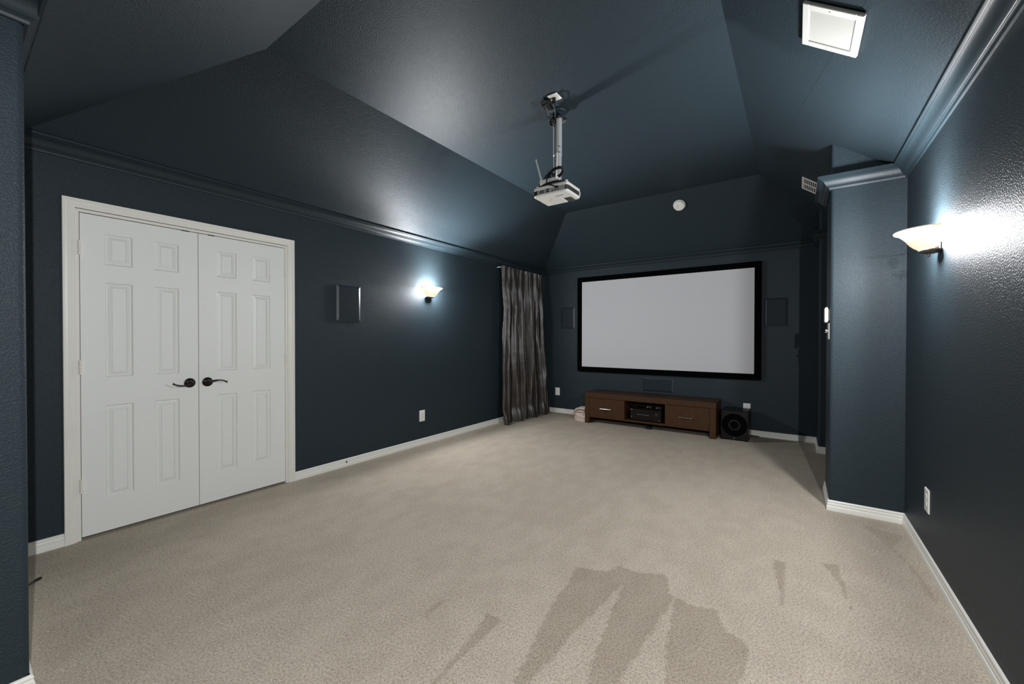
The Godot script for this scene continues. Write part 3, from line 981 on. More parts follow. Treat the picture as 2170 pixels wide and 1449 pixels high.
func build_wall_fittings() -> void:
	speaker(Vector3(0, 1.620, -2.362), Vector3.RIGHT, 0.262, 0.354, "navy painted in-wall speaker on the left wall between the doors and the sconce")
	speaker(Vector3(0.495, 1.616, ZB), Vector3.BACK, 0.258, 0.358, "navy painted in-wall speaker between the curtain and the screen")
	speaker(Vector3(3.446, 1.608, ZB), Vector3.BACK, 0.252, 0.364, "dark upright in-wall speaker to the right of the projection screen")
	speaker(Vector3(1.984, 0.587, ZB), Vector3.BACK, 0.446, 0.206, "wide mottled in-wall speaker below the screen, above the console")
	var a := make_outlet("white duplex outlet low on the left wall below the sconce")
	a.position = Vector3(0, 0.346, -3.33)
	turned(a, Vector3.RIGHT)
	var b := dup(a, "wall_outlet", Vector3(XR, 0.357, -3.22), "white duplex outlet low on the right wall near the pilaster")
	b.rotation.y = -PI / 2
	b = dup(a, "wall_outlet", Vector3(0.300, 0.362, ZB), "white duplex outlet on the screen wall beside the curtain")
	b.rotation.y = 0
	b = dup(a, "wall_outlet", Vector3(3.132, 0.353, ZB), "white duplex outlet above the subwoofer with a black plug in it")
	b.rotation.y = 0
	# plug in that outlet with its cord going down behind the subwoofer
	var o := thing("power_plug", Vector3(3.132, 0.338, ZB), "black plug and cord in the outlet above the subwoofer", "plug")
	var g := Geo.new()
	g.box(Vector3(-0.013, -0.014, 0.009), Vector3(0.013, 0.012, 0.034), 0.004)
	put("plug", g, M.rubber, o)
	g = Geo.new()
	g.tube([Vector3(0, -0.006, 0.03), Vector3(0.002, -0.02, 0.042), Vector3(0.004, -0.06, 0.046), Vector3(0.01, -0.14, 0.042), Vector3(0.0, -0.24, 0.036), Vector3(0.0, -0.33, 0.034)], 0.0032, 8)
	put("cord", g, M.rubber, o)
	# pilaster side: thermostat over a two-gang switch plate
	var t := thing("thermostat", Vector3(XC, 1.452, -3.905), "white rounded thermostat on the shaded side of the pilaster, above the switches", "thermostat")
	g = Geo.new()
	g.box(Vector3(-0.05, -0.044, 0), Vector3(0.05, 0.044, 0.012), 0.003)
	put("mounting_plate", g, M.plastic_grey, t)
	g = Geo.new()
	g.box(Vector3(-0.062, -0.058, 0.011), Vector3(0.062, 0.058, 0.030), 0.008)
	put("housing", g, M.plastic, t)
	turned(t, Vector3.LEFT)
	t = thing("light_switch", Vector3(XC, 1.33, -3.905), "white switch plate with toggles on the shaded side of the pilaster, under the thermostat", "switch")
	put("cover_plate", face_panel(0.118, 0.124, [Vector2(0, 0), Vector2(0, 0.002), Vector2(0.0035, 0.006), Vector2(0.006, 0.0068)]), M.plastic, t)
	for s in [-1.0, 1.0]:
		g = Geo.new()
		g.box(Vector3(s * 0.023 - 0.0055, -0.013, 0.006), Vector3(s * 0.023 + 0.0055, 0.013, 0.009), 0.001)
		put("collar", g, M.plastic, t)
		g = Geo.new()
		g.xf = Transform3D(Basis(Vector3.RIGHT, -0.45 * s), Vector3(s * 0.023, 0, 0.006))
		g.box(Vector3(-0.004, -0.004, 0), Vector3(0.004, 0.004, 0.02), 0.0015)
		put("toggle", g, M.plastic, t)
	turned(t, Vector3.LEFT)

# ---------------------------------------------------------------- ceiling fittings
func on_slope(o: Node3D, at: Vector3, down: Vector3, side: Vector3) -> void:
	# local x runs down the slope, z comes out of the ceiling, y along the side
	var x := down.normalized()
	var z := x.cross(side.normalized()).normalized()
	o.transform = Transform3D(Basis(x, z.cross(x).normalized(), z), at)

func build_ceiling_fittings() -> void:
	var kr := (HF - YR) / (XR - FX1)
	var down := Vector3(1, -kr, 0)
	# return-air grille on the right slope
	var o := thing("air_grille", Vector3.ZERO, "square white louvred air grille on the right ceiling slope at the top of the photo", "vent")
	var w := 0.272
	var h := 0.318
	var g := Geo.new()
	var iw := 0.206
	var ih := 0.236
	# frame: four bars with a sloped outer lip
	g.box(Vector3(-w / 2, -h / 2, 0.004), Vector3(-iw / 2, h / 2, 0.020), 0.003)
	g.box(Vector3(iw / 2, -h / 2, 0.004), Vector3(w / 2, h / 2, 0.020), 0.003)
	g.box(Vector3(-iw / 2 - 0.001, -h / 2, 0.004), Vector3(iw / 2 + 0.001, -ih / 2, 0.020), 0.003)
	g.box(Vector3(-iw / 2 - 0.001, ih / 2, 0.004), Vector3(iw / 2 + 0.001, h / 2, 0.020), 0.003)
	put("frame", g, M.grille_white, o)
	g = Geo.new()
	g.box(Vector3(-iw / 2 - 0.02, -ih / 2 - 0.02, -0.001), Vector3(iw / 2 + 0.02, ih / 2 + 0.02, 0.005), 0.001)
	put("backing", g, M.dark_slot, o)
	for k in 14:
		g = Geo.new()
		g.xf = Transform3D(Basis(Vector3.RIGHT, -0.3), Vector3(0, -ih / 2 + ih * (k + 0.5) / 14.0, 0.0135))
		g.box(Vector3(-iw / 2, -0.0068, -0.0012), Vector3(iw / 2, 0.0068, 0.0012), 0.0008)
		put("louvre", g, M.grille_white, o)
	for s in [-1.0, 1.0]:
		g = Geo.new()
		g.xf = Transform3D(Basis(Vector3.RIGHT, PI / 2), Vector3(-0.01, s * (h / 2 - 0.02), 0.0195))
		g.lathe([Vector2(0.0045, 0), Vector2(0.004, 0.0015), Vector2(0, 0.002)], 14)
		put("screw", g, M.plastic_grey, o)
	on_slope(o, Vector3(3.797, slope_right(3.797), -2.478), down, Vector3(0, 0, 1))
	if o.transform.basis.z.y > 0: on_slope(o, o.position, down, Vector3(0, 0, -1))
	# supply register behind the pilaster crown
	o = thing("air_register", Vector3.ZERO, "small white slotted register on the dark ceiling slope beside the pilaster crown", "vent")
	w = 0.262
	h = 0.352
	g = Geo.new()
	var fb := 0.024
	g.box(Vector3(-w / 2, -h / 2, 0), Vector3(w / 2, -h / 2 + fb, 0.008), 0.003)
	g.box(Vector3(-w / 2, h / 2 - fb, 0), Vector3(w / 2, h / 2, 0.008), 0.003)
	g.box(Vector3(-w / 2, -h / 2 + fb - 0.001, 0), Vector3(-w / 2 + fb, h / 2 - fb + 0.001, 0.008), 0.003)
	g.box(Vector3(w / 2 - fb, -h / 2 + fb - 0.001, 0), Vector3(w / 2, h / 2 - fb + 0.001, 0.008), 0.003)
	put("frame", g, M.plastic, o)
	g = Geo.new()
	g.box(Vector3(-w / 2 + 0.01, -h / 2 + 0.01, -0.002), Vector3(w / 2 - 0.01, h / 2 - 0.01, 0.0015), 0.0005)
	put("backing", g, M.dark_slot, o)
	g = Geo.new()
	g.box(Vector3(-w / 2 + fb - 0.002, -0.011, 0.001), Vector3(w / 2 - fb + 0.002, 0.011, 0.0075), 0.002)
	put("divider", g, M.plastic, o)
	for r in 2:
		for k in 12:
			g = Geo.new()
			var x := -w / 2 + fb + (w - 2 * fb) * (k + 0.5) / 12.0
			var y0: float = [-h / 2 + fb - 0.002, 0.009][r]
			var y1: float = [-0.009, h / 2 - fb + 0.002][r]
			g.box(Vector3(x - 0.0038, y0, 0.0012), Vector3(x + 0.0038, y1, 0.0065), 0.001)
			put("slat", g, M.plastic, o)
	var rx := 3.700 + w / 2 * cos(atan(kr))
	on_slope(o, Vector3(rx, slope_right(rx), -4.975), down, Vector3(0, 0, 1))
	if o.transform.basis.z.y > 0: on_slope(o, o.position, down, Vector3(0, 0, -1))
	# smoke detector on the back slope
	o = thing("smoke_detector", Vector3.ZERO, "round white smoke detector on the back ceiling slope above the screen", "smoke detector")
	g = Geo.new()
	g.xf = Transform3D(Basis(Vector3.RIGHT, PI / 2), Vector3.ZERO)
	g.lathe([Vector2(0.072, 0), Vector2(0.074, 0.004), Vector2(0.074, 0.014), Vector2(0.071, 0.018), Vector2(0.064, 0.0185)], 40)
	put("base_ring", g, M.plastic, o)
	g = Geo.new()
	g.xf = Transform3D(Basis(Vector3.RIGHT, PI / 2), Vector3.ZERO)
	g.lathe([Vector2(0.066, 0.017), Vector2(0.066, 0.034), Vector2(0.063, 0.039), Vector2(0.055, 0.0415), Vector2(0, 0.043)], 40)
	put("cover", g, M.plastic, o)
	for q in [[-0.012, 0.024, 0.0042], [-0.012, 0.006, 0.003], [-0.032, -0.014, 0.0045]]:
		g = Geo.new()
		g.xf = Transform3D(Basis(Vector3.RIGHT, PI / 2), Vector3(q[0], q[1], 0.0415))
		g.lathe([Vector2(q[2], 0), Vector2(q[2], 0.0022), Vector2(0, 0.0022)], 12)
		put("sensor_hole", g, M.dark_slot, o)
	var kb := (HF - YL) / (FZ1 - ZB)
	var zs := -5.483
	var xx := Vector3.RIGHT
	var nz := Vector3(0, -1, kb).normalized()
	o.transform = Transform3D(Basis(xx, nz.cross(xx).normalized(), nz), Vector3(2.424, HF - kb * (FZ1 - zs), zs))

# ---------------------------------------------------------------- screen
func build_screen() -> void:
	var o := thing("projection_screen", Vector3(0, 0, ZB), "large fixed white projection screen in a black velvet frame on the end wall", "projection screen")
	var x0 := 0.697
	var x1 := 3.293
	var y0 := 0.735
	var y1 := 2.273
	var b := 0.079
	var g := Geo.new()
	for q in [[x0, y0, x1, y0 + b], [x0, y1 - b, x1, y1], [x0, y0 + b - 0.001, x0 + b, y1 - b + 0.001], [x1 - b, y0 + b - 0.001, x1, y1 - b + 0.001]]:
		g.box(Vector3(q[0], q[1], 0.012), Vector3(q[2], q[3], 0.052), 0.004)
	put("frame", g, M.velvet, o)
	g = Geo.new()
	g.box(Vector3(x0 + b - 0.01, y0 + b - 0.01, 0.020), Vector3(x1 - b + 0.01, y1 - b + 0.01, 0.044), 0.001)
	put("screen_surface", g, M.screen, o)
	for x in [x0 + 0.4, x1 - 0.4]:
		g = Geo.new()
		g.box(Vector3(x - 0.05, y1 - 0.07, 0), Vector3(x + 0.05, y1 - 0.03, 0.014), 0.001)
		put("wall_bracket", g, M.black, o)

# ---------------------------------------------------------------- curtain
func build_curtain() -> void:
	var rod := thing("curtain_rod", Vector3(0, 0, 0), "thin white rod end showing at the top left of the dark curtain", "curtain rod")
	var g := Geo.new()
	g.tube([Vector3(0.0, 2.335, -4.815), Vector3(0.045, 2.335, -4.812), Vector3(0.058, 2.335, -4.83), Vector3(0.06, 2.335, -4.86)], 0.006, 10)
	put("end_bracket", g, M.plastic, rod)
	g = Geo.new()
	g.tube([Vector3(0.06, 2.335, -4.86), Vector3(0.06, 2.335, -5.96), Vector3(0.056, 2.335, -6.01), Vector3(0.04, 2.335, -6.03), Vector3(0.0, 2.335, -6.03)], 0.006, 10)
	put("rod", g, M.nickel, rod)
	var f := noise(91, 1.0, 3)
	var c := thing("curtain", Vector3(0, 0, 0), "dark taupe satin curtain hanging in folds down the corner beside the screen", "curtain")
	g = Geo.new()
	var nu := 320
	var nv := 90
	var fn := func(u: float, v: float) -> Vector3:
		# v = 0 at the heading, 1 on the carpet
		var y := lerpf(2.352, 0.004, v)
		var drop := smoothstep(0.02, 0.3, v)
		var zl := lerpf(-4.832, -4.775, smoothstep(0.2, 1.0, v)) + 0.012 * f.get_noise_2d(9.0, v * 5.0)
		var zr := lerpf(-5.915, -6.02, smoothstep(0.1, 1.0, v)) + 0.012 * f.get_noise_2d(3.0, v * 4.0)
		var ph := u * TAU * 7.0 + 1.5 * f.get_noise_2d(u * 3.0 + 20.0, v * 0.8) + 0.4 + 0.9 * sin(u * 9.0) + 0.5 * drop * sin(v * 3.0 + u * 4.0)
		var z := lerpf(zl, zr, u) - 0.018 * drop * sin(2.0 * ph)
		var w := 0.55 + 0.45 * sin(u * 23.0 + 1.0)
		var s1 := sin(ph)
		var big := signf(s1) * pow(absf(s1), 0.7) * (0.7 + 0.5 * w) + 0.30 * sin(ph * 3.0 + 2.5 * v + 4.0 * f.get_noise_2d(u * 2.0, v)) * drop + 0.35 * f.get_noise_2d(u * 9.0, v * 1.4 + 5.0)
		var small := sin(u * TAU * 16.0 + 3.0 * f.get_noise_2d(u * 6.0, 2.0))
		var amp := lerpf(0.014, 0.056, drop)
		var x := 0.098 + amp * big + 0.010 * (1.0 - smoothstep(0.0, 0.16, v)) * small
		x += 0.008 * exp(-pow((v - 0.004) / 0.006, 2.0)) * sin(u * TAU * 30.0)
		# the cloth swings out and breaks on the carpet
		var pool := smoothstep(0.90, 1.0, v)
		x += 0.05 * smoothstep(0.45, 1.0, v) * (0.35 + 0.65 * smoothstep(0.1, 0.95, u))
		x += 0.055 * pool * (0.5 + 0.5 * sin(ph * 0.5 + 0.6))
		y += 0.05 * pool * (0.5 + 0.5 * sin(ph * 0.5 + 2.0)) * (1.0 - smoothstep(0.95, 1.0, v))
		return Vector3(maxf(x, lerpf(0.074, 0.026, smoothstep(0.02, 0.1, v))), y, z)
	g.sheet(nu, nv, fn, Vector3.RIGHT, Vector2(1.2, 2.35))
	put("cloth", g, M.curtain, c)
	g = Geo.new()
	# turned-back hem along the near edge
	var hem := func(u: float, v: float) -> Vector3:
		var p: Vector3 = fn.call(0.0, u)
		return p + Vector3(-0.012 * v - 0.028 * sin(v * PI * 0.5), 0.0, 0.012 * sin(v * PI))
	g.sheet(70, 6, hem, Vector3(0, 0, 1), Vector2(2.35, 0.05))
	put("hem", g, M.curtain, c)

# ---------------------------------------------------------------- console and what stands about it
func build_console() -> void:
	var zf := -5.635
	var zr := -6.085
	var o := thing("media_console", Vector3(1.94, 0, -5.86), "long low dark brown wooden media console under the projection screen", "media console")
	var A := func(p: Vector3) -> Vector3: return p - Vector3(1.94, 0, -5.86)
	var g := Geo.new()
	g.box(A.call(Vector3(1.045, 0.385, zr)), A.call(Vector3(2.838, 0.462, zf)), 0.003)
	put("top", g, M.wood, o)
	for s in [[1.045, 1.114], [2.763, 2.838]]:
		g = Geo.new()
		g.box(A.call(Vector3(s[0], 0.0, zr)), A.call(Vector3(s[1], 0.3845, zf)), 0.003)
		put("side_leg", g, M.wood, o)
	# carcass: floor of the case, dividers, back
	g = Geo.new()
	g.box(A.call(Vector3(1.114, 0.092, zr)), A.call(Vector3(2.763, 0.118, zf - 0.004)), 0.002)
	g.box(A.call(Vector3(1.640, 0.118, zr)), A.call(Vector3(1.658, 0.385, zf - 0.004)), 0.002)
	g.box(A.call(Vector3(2.214, 0.118, zr)), A.call(Vector3(2.232, 0.385, zf - 0.004)), 0.002)
	g.box(A.call(Vector3(1.114, 0.118, zr)), A.call(Vector3(2.763, 0.385, zr + 0.012)), 0.002)
	put("carcass", g, M.wood, o)
	for s in [[1.117, 1.655, 1.38], [2.217, 2.760, 2.48]]:
		g = Geo.new()
		g.box(A.call(Vector3(s[0], 0.096, zf - 0.02)), A.call(Vector3(s[1], 0.382, zf - 0.001)), 0.0015)
		var d := put("drawer", g, M.wood, o)
		g = Geo.new()
		var hx: float = s[2]
		g.tube([A.call(Vector3(hx - 0.085, 0.236, zf + 0.024)), A.call(Vector3(hx + 0.085, 0.236, zf + 0.024))], 0.0058, 12)
		for e in [-0.078, 0.078]:
			g.tube([A.call(Vector3(hx + e, 0.236, zf - 0.002)), A.call(Vector3(hx + e, 0.236, zf + 0.024))], 0.0075, 12)
		put("handle", g, M.chrome, d).set_meta("label", "chrome bar handle")
	# receiver in the open bay
	var r := thing("av_receiver", Vector3(1.947, 0.118, -5.80), "black receiver with small silver marks in the open bay of the console", "receiver")
	g = Geo.new()
	g.box(Vector3(-0.212, 0.012, -0.16), Vector3(0.212, 0.163, 0.13), 0.004)
	put("body", g, M.black, r)
	g = Geo.new()
	g.box(Vector3(-0.214, 0.012, 0.128), Vector3(0.214, 0.165, 0.140), 0.004)
	put("front_panel", g, mat(srgb(17, 11, 10), 0.4, 0.0, 0.35), r)
	for e in [[-0.16, -0.1], [0.16, -0.1], [-0.16, 0.08], [0.16, 0.08]]:
		g = Geo.new()
		g.xf = Transform3D(Basis(), Vector3(e[0], 0, e[1]))
		g.lathe([Vector2(0, 0), Vector2(0.02, 0), Vector2(0.022, 0.012), Vector2(0, 0.0125)], 16)
		put("foot", g, M.rubber, r)
	g = Geo.new()
	for k in 8:
		g.box(Vector3(-0.118 + k * 0.0215, 0.0865 , 0.139), Vector3(-0.101 + k * 0.0215, 0.0915, 0.1425), 0.0008)
	put("button_row", g, M.chrome, r)
	for k in 4:
		g = Geo.new()
		var aa := PI / 4 + k * PI / 2
		g.xf = Transform3D(Basis(Vector3(0, 0, 1), aa), Vector3(0.148, 0.105, 0.139))
		g.box(Vector3(0.007, -0.0018, 0), Vector3(0.023, 0.0018, 0.004), 0.0008)
		put("pad_key", g, M.chrome, r)
	g = Geo.new()
	g.xf = Transform3D(Basis(Vector3.RIGHT, PI / 2), Vector3(-0.193, 0.052, 0.139))
	g.lathe([Vector2(0.006, 0), Vector2(0.006, 0.004), Vector2(0, 0.0045)], 14)
	put("power_button", g, M.chrome, r)
	g = Geo.new()
	g.box(Vector3(-0.208, 0.149, 0.139), Vector3(-0.178, 0.155, 0.1415), 0.0006)
	put("badge", g, M.chrome, r)
	g = Geo.new()
	g.box(Vector3(0.165, 0.024, 0.139), Vector3(0.198, 0.027, 0.1415), 0.0006)
	put("small_mark", g, M.chrome, r)
	# two low glossy black pads with a bright curved edge lying on it
	for k in 2:
		var p := thing("controller", Vector3([1.975, 2.105][k], 0.2835, [-5.742, -5.735][k]), ["small black handset with a curved back on the receiver, left of the two", "small black handset with a curved back on the receiver, right of the two"][k], "controller", "handsets on the receiver")
		g = Geo.new()
		for e in [-1.0, 1.0]:
			g.ball(Vector3(e * 0.042, 0.014, 0.012), Vector3(0.017, 0.014, 0.030), 10)
		g.ball(Vector3(0, 0.018, -0.006), Vector3(0.056, 0.016, 0.026), 12)
		put("body", g, mat(srgb(14, 14, 15), 0.25), p)
		g = Geo.new()
		var arcp := []
		for q in 13:
			var t := -1.0 + q / 6.0
			arcp.append(Vector3(t * 0.050, 0.0335 - 0.016 * t * t, 0.010 - 0.010 * t * t))
		g.tube(arcp, 0.0022, 8)
		put("edge_strip", g, mat(srgb(128, 128, 130), 0.35, 0.4), p)
	# subwoofer
	var s := thing("subwoofer", Vector3(3.035, 0, -5.872), "black cube subwoofer on the carpet at the right end of the console", "subwoofer")
	g = Geo.new()
	g.box(Vector3(-0.152, 0.012, -0.165), Vector3(0.155, 0.372, 0.17), 0.006)
	put("cabinet", g, mat(srgb(13, 12, 12), 0.34, 0.0, 0.4), s)
	g = Geo.new()
	g.xf = Transform3D(Basis(Vector3.RIGHT, PI / 2), Vector3(0.0, 0.196, 0.170))
	g.lathe([Vector2(0.142, -0.002), Vector2(0.141, 0.003), Vector2(0.136, 0.004), Vector2(0.130, 0.0015), Vector2(0.05, -0.0004), Vector2(0.045, 0.0005), Vector2(0.02, 0.002), Vector2(0, 0.0025)], 48)
	put("cone", g, M.velvet, s)
	g = Geo.new()
	g.xf = Transform3D(Basis(Vector3.RIGHT, PI / 2), Vector3(0.0, 0.034, 0.170))
	g.lathe([Vector2(0.0065, 0), Vector2(0.006, 0.0022), Vector2(0, 0.0025)], 16)
	put("emblem", g, M.chrome, s).set_meta("label", "small round silver emblem")
	for e in [[-0.12, -0.13], [0.12, -0.13], [-0.12, 0.13], [0.12, 0.13]]:
		g = Geo.new()
		g.xf = Transform3D(Basis(), Vector3(e[0], 0, e[1]))
		g.lathe([Vector2(0, 0), Vector2(0.018, 0), Vector2(0.02, 0.013), Vector2(0, 0.0135)], 14)
		put("foot", g, M.rubber, s)
	# cord looping out on the right of it
	g = Geo.new()
	var lp := []
	for q in 25:
		var t := q / 24.0
		var a := lerpf(-PI * 0.5, PI * 0.5, t)
		lp.append(Vector3(-0.04 + 0.13 * cos(a), 0.010 + 0.014 * t, 0.02 - 0.022 * sin(a)))
	lp.push_front(Vector3(-0.09, 0.008, 0.042)); lp.append(Vector3(-0.1, 0.03, 0.0))
	g.xf = Transform3D(Basis(), Vector3(3.19, 0, -6.06) - s.position)
	g.tube(smooth_path(lp, 3), 0.0036, 8)
	put("power_cord", g, M.rubber, s).set_meta("label", "thin dark cord looping over the carpet")
	# folded pale throw stuffed beside the console
	var b := thing("throw_blanket", Vector3(0.985, 0, -5.80), "bundled pale beige fluffy throw on the carpet at the left end of the console", "blanket")
	g = Geo.new()
	var bn := noise(95, 1.0, 3)
	var heap := func(u: float, v: float) -> Vector3:
		var a := u * TAU
		var e := v * PI * 0.5
		var fold := 1.0 + 0.07 * sin(v * 26.0 + 3.0 * sin(a * 1.0 + 0.6)) * smoothstep(0.05, 0.4, v) + 0.06 * bn.get_noise_2d(cos(a) * 3.0 + v * 4.0, sin(a) * 3.0 + v * 7.0)
		var rr := pow(cos(e), 0.55)
		return Vector3(minf(cos(a) * 0.165 * rr * fold - 0.012, 0.057), maxf(0.212 * sin(e) * (0.96 + 0.04 * fold), 0.0), sin(a) * 0.125 * rr * fold)
	g.sheet(72, 40, heap, Vector3.UP)
	for k in range(0, g.n.size()):
		var d := g.v[k] - Vector3(0, 0.06, 0)
		if g.n[k].dot(d) < 0: g.n[k] = -g.n[k]
	put("heap", g, M.rug, b)
	g = Geo.new()
	# rolled edges spiralling over the near side
	for k in 3:
		var pts := []
		for q in 15:
			var t := q / 14.0
			var a := lerpf(PI * 1.02, PI * 0.42, t)
			var rr := 0.172 - k * 0.045
			pts.append(Vector3(minf(cos(a) * rr - 0.012, 0.045), 0.035 + (0.165 - k * 0.045) * sin(t * PI * 0.62), sin(a) * (0.135 - k * 0.012)))
		g.tube(smooth_path(pts, 2), 0.013, 8)
	put("rolled_edge", g, M.rug, b)
	# cable ring by the left leg and adapter lying under the bay
	var cr := thing("cable_loop", Vector3(1.158, 0, -5.70), "small black cable loop on the carpet inside the left leg of the console", "cable")
	g = Geo.new()
	var ring := []
	for q in 20:
		var a := TAU * q / 20
		ring.append(Vector3(0.036 * cos(a), 0.010 + 0.006 * sin(a * 2.0), 0.030 * sin(a)))
	g.tube(ring, 0.004, 8, true)
	put("loop", g, M.rubber, cr)
	var ad := thing("power_adapter", Vector3(1.985, 0, -5.74), "black power adapter with cords on the carpet under the console's open bay", "adapter")
	g = Geo.new()
	g.box(Vector3(-0.05, 0.0, -0.03), Vector3(0.03, 0.042, 0.03), 0.01)
	put("brick", g, M.black, ad)
	g = Geo.new()
	g.tube(smooth_path([Vector3(0.02, 0.03, 0), Vector3(0.08, 0.06, -0.02), Vector3(0.16, 0.04, -0.05), Vector3(0.22, 0.07, -0.1), Vector3(0.24, 0.09, -0.15)], 5), 0.004, 8)
	g.tube(smooth_path([Vector3(-0.04, 0.03, 0), Vector3(-0.02, 0.07, -0.03), Vector3(0.0, 0.088, -0.08)], 5), 0.005, 8)
	put("cord", g, M.rubber, ad)

func smooth_path(p: Array, per: int) -> Array:
	var out := []
	for i in p.size() - 1:
		var a: Vector3 = p[maxi(i - 1, 0)]
		var b: Vector3 = p[i]
		var c: Vector3 = p[i + 1]
		var d: Vector3 = p[mini(i + 2, p.size() - 1)]
		for k in per:
			out.append(b.cubic_interpolate(c, a, d, float(k) / per))
	out.append(p[-1])
	return out

# ---------------------------------------------------------------- projector
func build_projector() -> void:
	var px := 2.056
	var pz := -2.925
	# mount: flange, pole, bracket
	var o := thing("projector_mount", Vector3(px, HF, pz), "silver ceiling pole mount holding the projector", "projector mount")
	var g := Geo.new()
	g.lathe([Vector2(0, 0), Vector2(0.078, 0), Vector2(0.078, -0.010), Vector2(0.072, -0.016), Vector2(0.048, -0.020), Vector2(0.044, -0.05), Vector2(0.036, -0.055), Vector2(0, -0.055)], 40)
	put("ceiling_flange", g, M.trim_paint, o)
	g = Geo.new()
	g.lathe([Vector2(0, -0.04), Vector2(0.036, -0.04), Vector2(0.036, -0.36), Vector2(0.0335, -0.362), Vector2(0.0335, -0.575), Vector2(0, -0.575)], 36)
	put("pole", g, M.pole, o)
	for q in [[-0.30, 0.6], [-0.345, 0.6], [-0.066, -1.2]]:
		g = Geo.new()
		var dr := Vector3(cos(q[1]), 0, sin(q[1]))
		g.tube([Vector3(0, q[0], 0) + dr * 0.03, Vector3(0, q[0], 0) + dr * 0.046], 0.0045, 10)
		put("bolt", g, M.chrome, o)
	g = Geo.new()
	g.box(Vector3(-0.07, -0.595, -0.05), Vector3(0.07, -0.572, 0.05), 0.004)
	for e in [[-0.11, 0.085], [0.11, 0.085], [-0.11, -0.085], [0.11, -0.085]]:
		g.tube([Vector3(0, -0.592, 0), Vector3(e[0] * 0.8, -0.596, e[1] * 0.8), Vector3(e[0], -0.622, e[1])], 0.008, 8)
	put("bracket", g, M.black, o)
	# projector, hung upside down; local y = 0 at its underside
	var P := thing("projector", Vector3(px, 2.412, -2.918), "white video projector hanging upside down from the ceiling pole", "projector")
	var w := 0.312
	var d := 0.236
	g = Geo.new()
	# lower shell: slightly wider lip with rounded corners
	var outline := func(ins: float, r: float) -> Array:
		var pl := []
		var hx := w / 2 - ins
		var hz := d / 2 - ins
		pl.append_array(arc(Vector2(hx - r, hz - r), r, 0, PI / 2, 5))
		pl.append_array(arc(Vector2(-hx + r, hz - r), r, PI / 2, PI, 5))
		pl.append_array(arc(Vector2(-hx + r, -hz + r), r, PI, PI * 1.5, 5))
		pl.append_array(arc(Vector2(hx - r, -hz + r), r, PI * 1.5, TAU, 5))
		return pl
	loft(g, [[outline.call(0.016, 0.02), 0.0], [outline.call(0.006, 0.022), 0.004], [outline.call(0.001, 0.022), 0.010], [outline.call(0.0, 0.022), 0.017], [outline.call(0.002, 0.022), 0.020]])
	put("lower_shell", g, M.plastic, P)
	g = Geo.new()
	loft(g, [[outline.call(0.004, 0.02), 0.019], [outline.call(0.004, 0.02), 0.056]])
	put("vent_band", g, mat(srgb(58, 60, 62), 0.5), P)
	g = Geo.new()
	loft(g, [[outline.call(0.002, 0.022), 0.055], [outline.call(0.0, 0.022), 0.060], [outline.call(0.001, 0.022), 0.076], [outline.call(0.008, 0.022), 0.083], [outline.call(0.02, 0.02), 0.085]])
	put("upper_shell", g, M.plastic, P)
	# connector panel on the back
	g = Geo.new()
	g.box(Vector3(-0.118, 0.021, d / 2 - 0.008), Vector3(0.128, 0.056, d / 2 - 0.001), 0.002)
	var cp := put("connector_panel", g, M.plastic_grey, P)
	for q in [[-0.09, 0.033, 0.0055], [-0.074, 0.033, 0.0055], [-0.058, 0.033, 0.0055], [-0.066, 0.045, 0.005], [-0.082, 0.045, 0.005]]:
		g = Geo.new()
		g.xf = Transform3D(Basis(Vector3.RIGHT, PI / 2), Vector3(q[0], q[1], d / 2 - 0.002))
		g.lathe([Vector2(q[2], 0), Vector2(q[2], 0.004), Vector2(q[2] * 0.5, 0.004), Vector2(q[2] * 0.5, 0.001), Vector2(0, 0.001)], 14)
		put("jack", g, M.black, cp)
	for q in [[-0.022, 0.048], [-0.022, 0.030]]:
		g = Geo.new()
		g.box(Vector3(q[0] - 0.014, q[1] - 0.006, d / 2 - 0.003), Vector3(q[0] + 0.014, q[1] + 0.006, d / 2 + 0.003), 0.003)
		put("video_port", g, mat(srgb(30, 48, 84), 0.4), cp)
	for q in [0.022, 0.048, 0.074]:
		g = Geo.new()
		g.box(Vector3(q - 0.007, 0.026, d / 2 - 0.003), Vector3(q + 0.007, 0.033, d / 2 + 0.001), 0.001)
		put("data_port", g, M.black, cp)
	g = Geo.new()
	g.box(Vector3(-w / 2 + 0.008, 0.022, d / 2 - 0.006), Vector3(-0.122, 0.053, d / 2 - 0.002), 0.001)
	put("side_vent", g, M.dark_slot, P)
	# round holes of the vent on the right flank
	for r in 4:
		for k in 9:
			g = Geo.new()
			g.xf = Transform3D(Basis(Vector3(0, 0, 1), -PI / 2), Vector3(w / 2 - 0.0045, 0.0265 + r * 0.0075, -0.072 + k * 0.015))
			g.lathe([Vector2(0.0030, 0), Vector2(0.0030, 0.0010), Vector2(0.0018, 0.0010), Vector2(0.0018, -0.001), Vector2(0, -0.001)], 10)
			put("vent_hole", g, M.dark_slot, P)
	for k in 4:
		g = Geo.new()
		g.box(Vector3(w / 2 - 0.006, 0.023 + k * 0.0085, -0.112), Vector3(w / 2 + 0.0005, 0.028 + k * 0.0085, -0.094), 0.001)
		put("vent_fin", g, M.plastic, P)
	# lamp lid on the underside and the recess round the lens ring
	g = Geo.new()
	g.box(Vector3(-w / 2 + 0.012, -0.004, -d / 2 + 0.010), Vector3(0.045, 0.002, 0.0), 0.003)
	put("lamp_lid", g, M.plastic, P)
	g = Geo.new()
	g.box(Vector3(0.052, -0.0010, -d / 2 + 0.006), Vector3(0.118, 0.004, -0.012), 0.002)
	put("lens_recess", g, mat(srgb(70, 70, 72), 0.35), P)
	g = Geo.new()
	g.xf = Transform3D(Basis(Vector3.RIGHT, PI / 2), Vector3(0.085, 0.034, -d / 2))
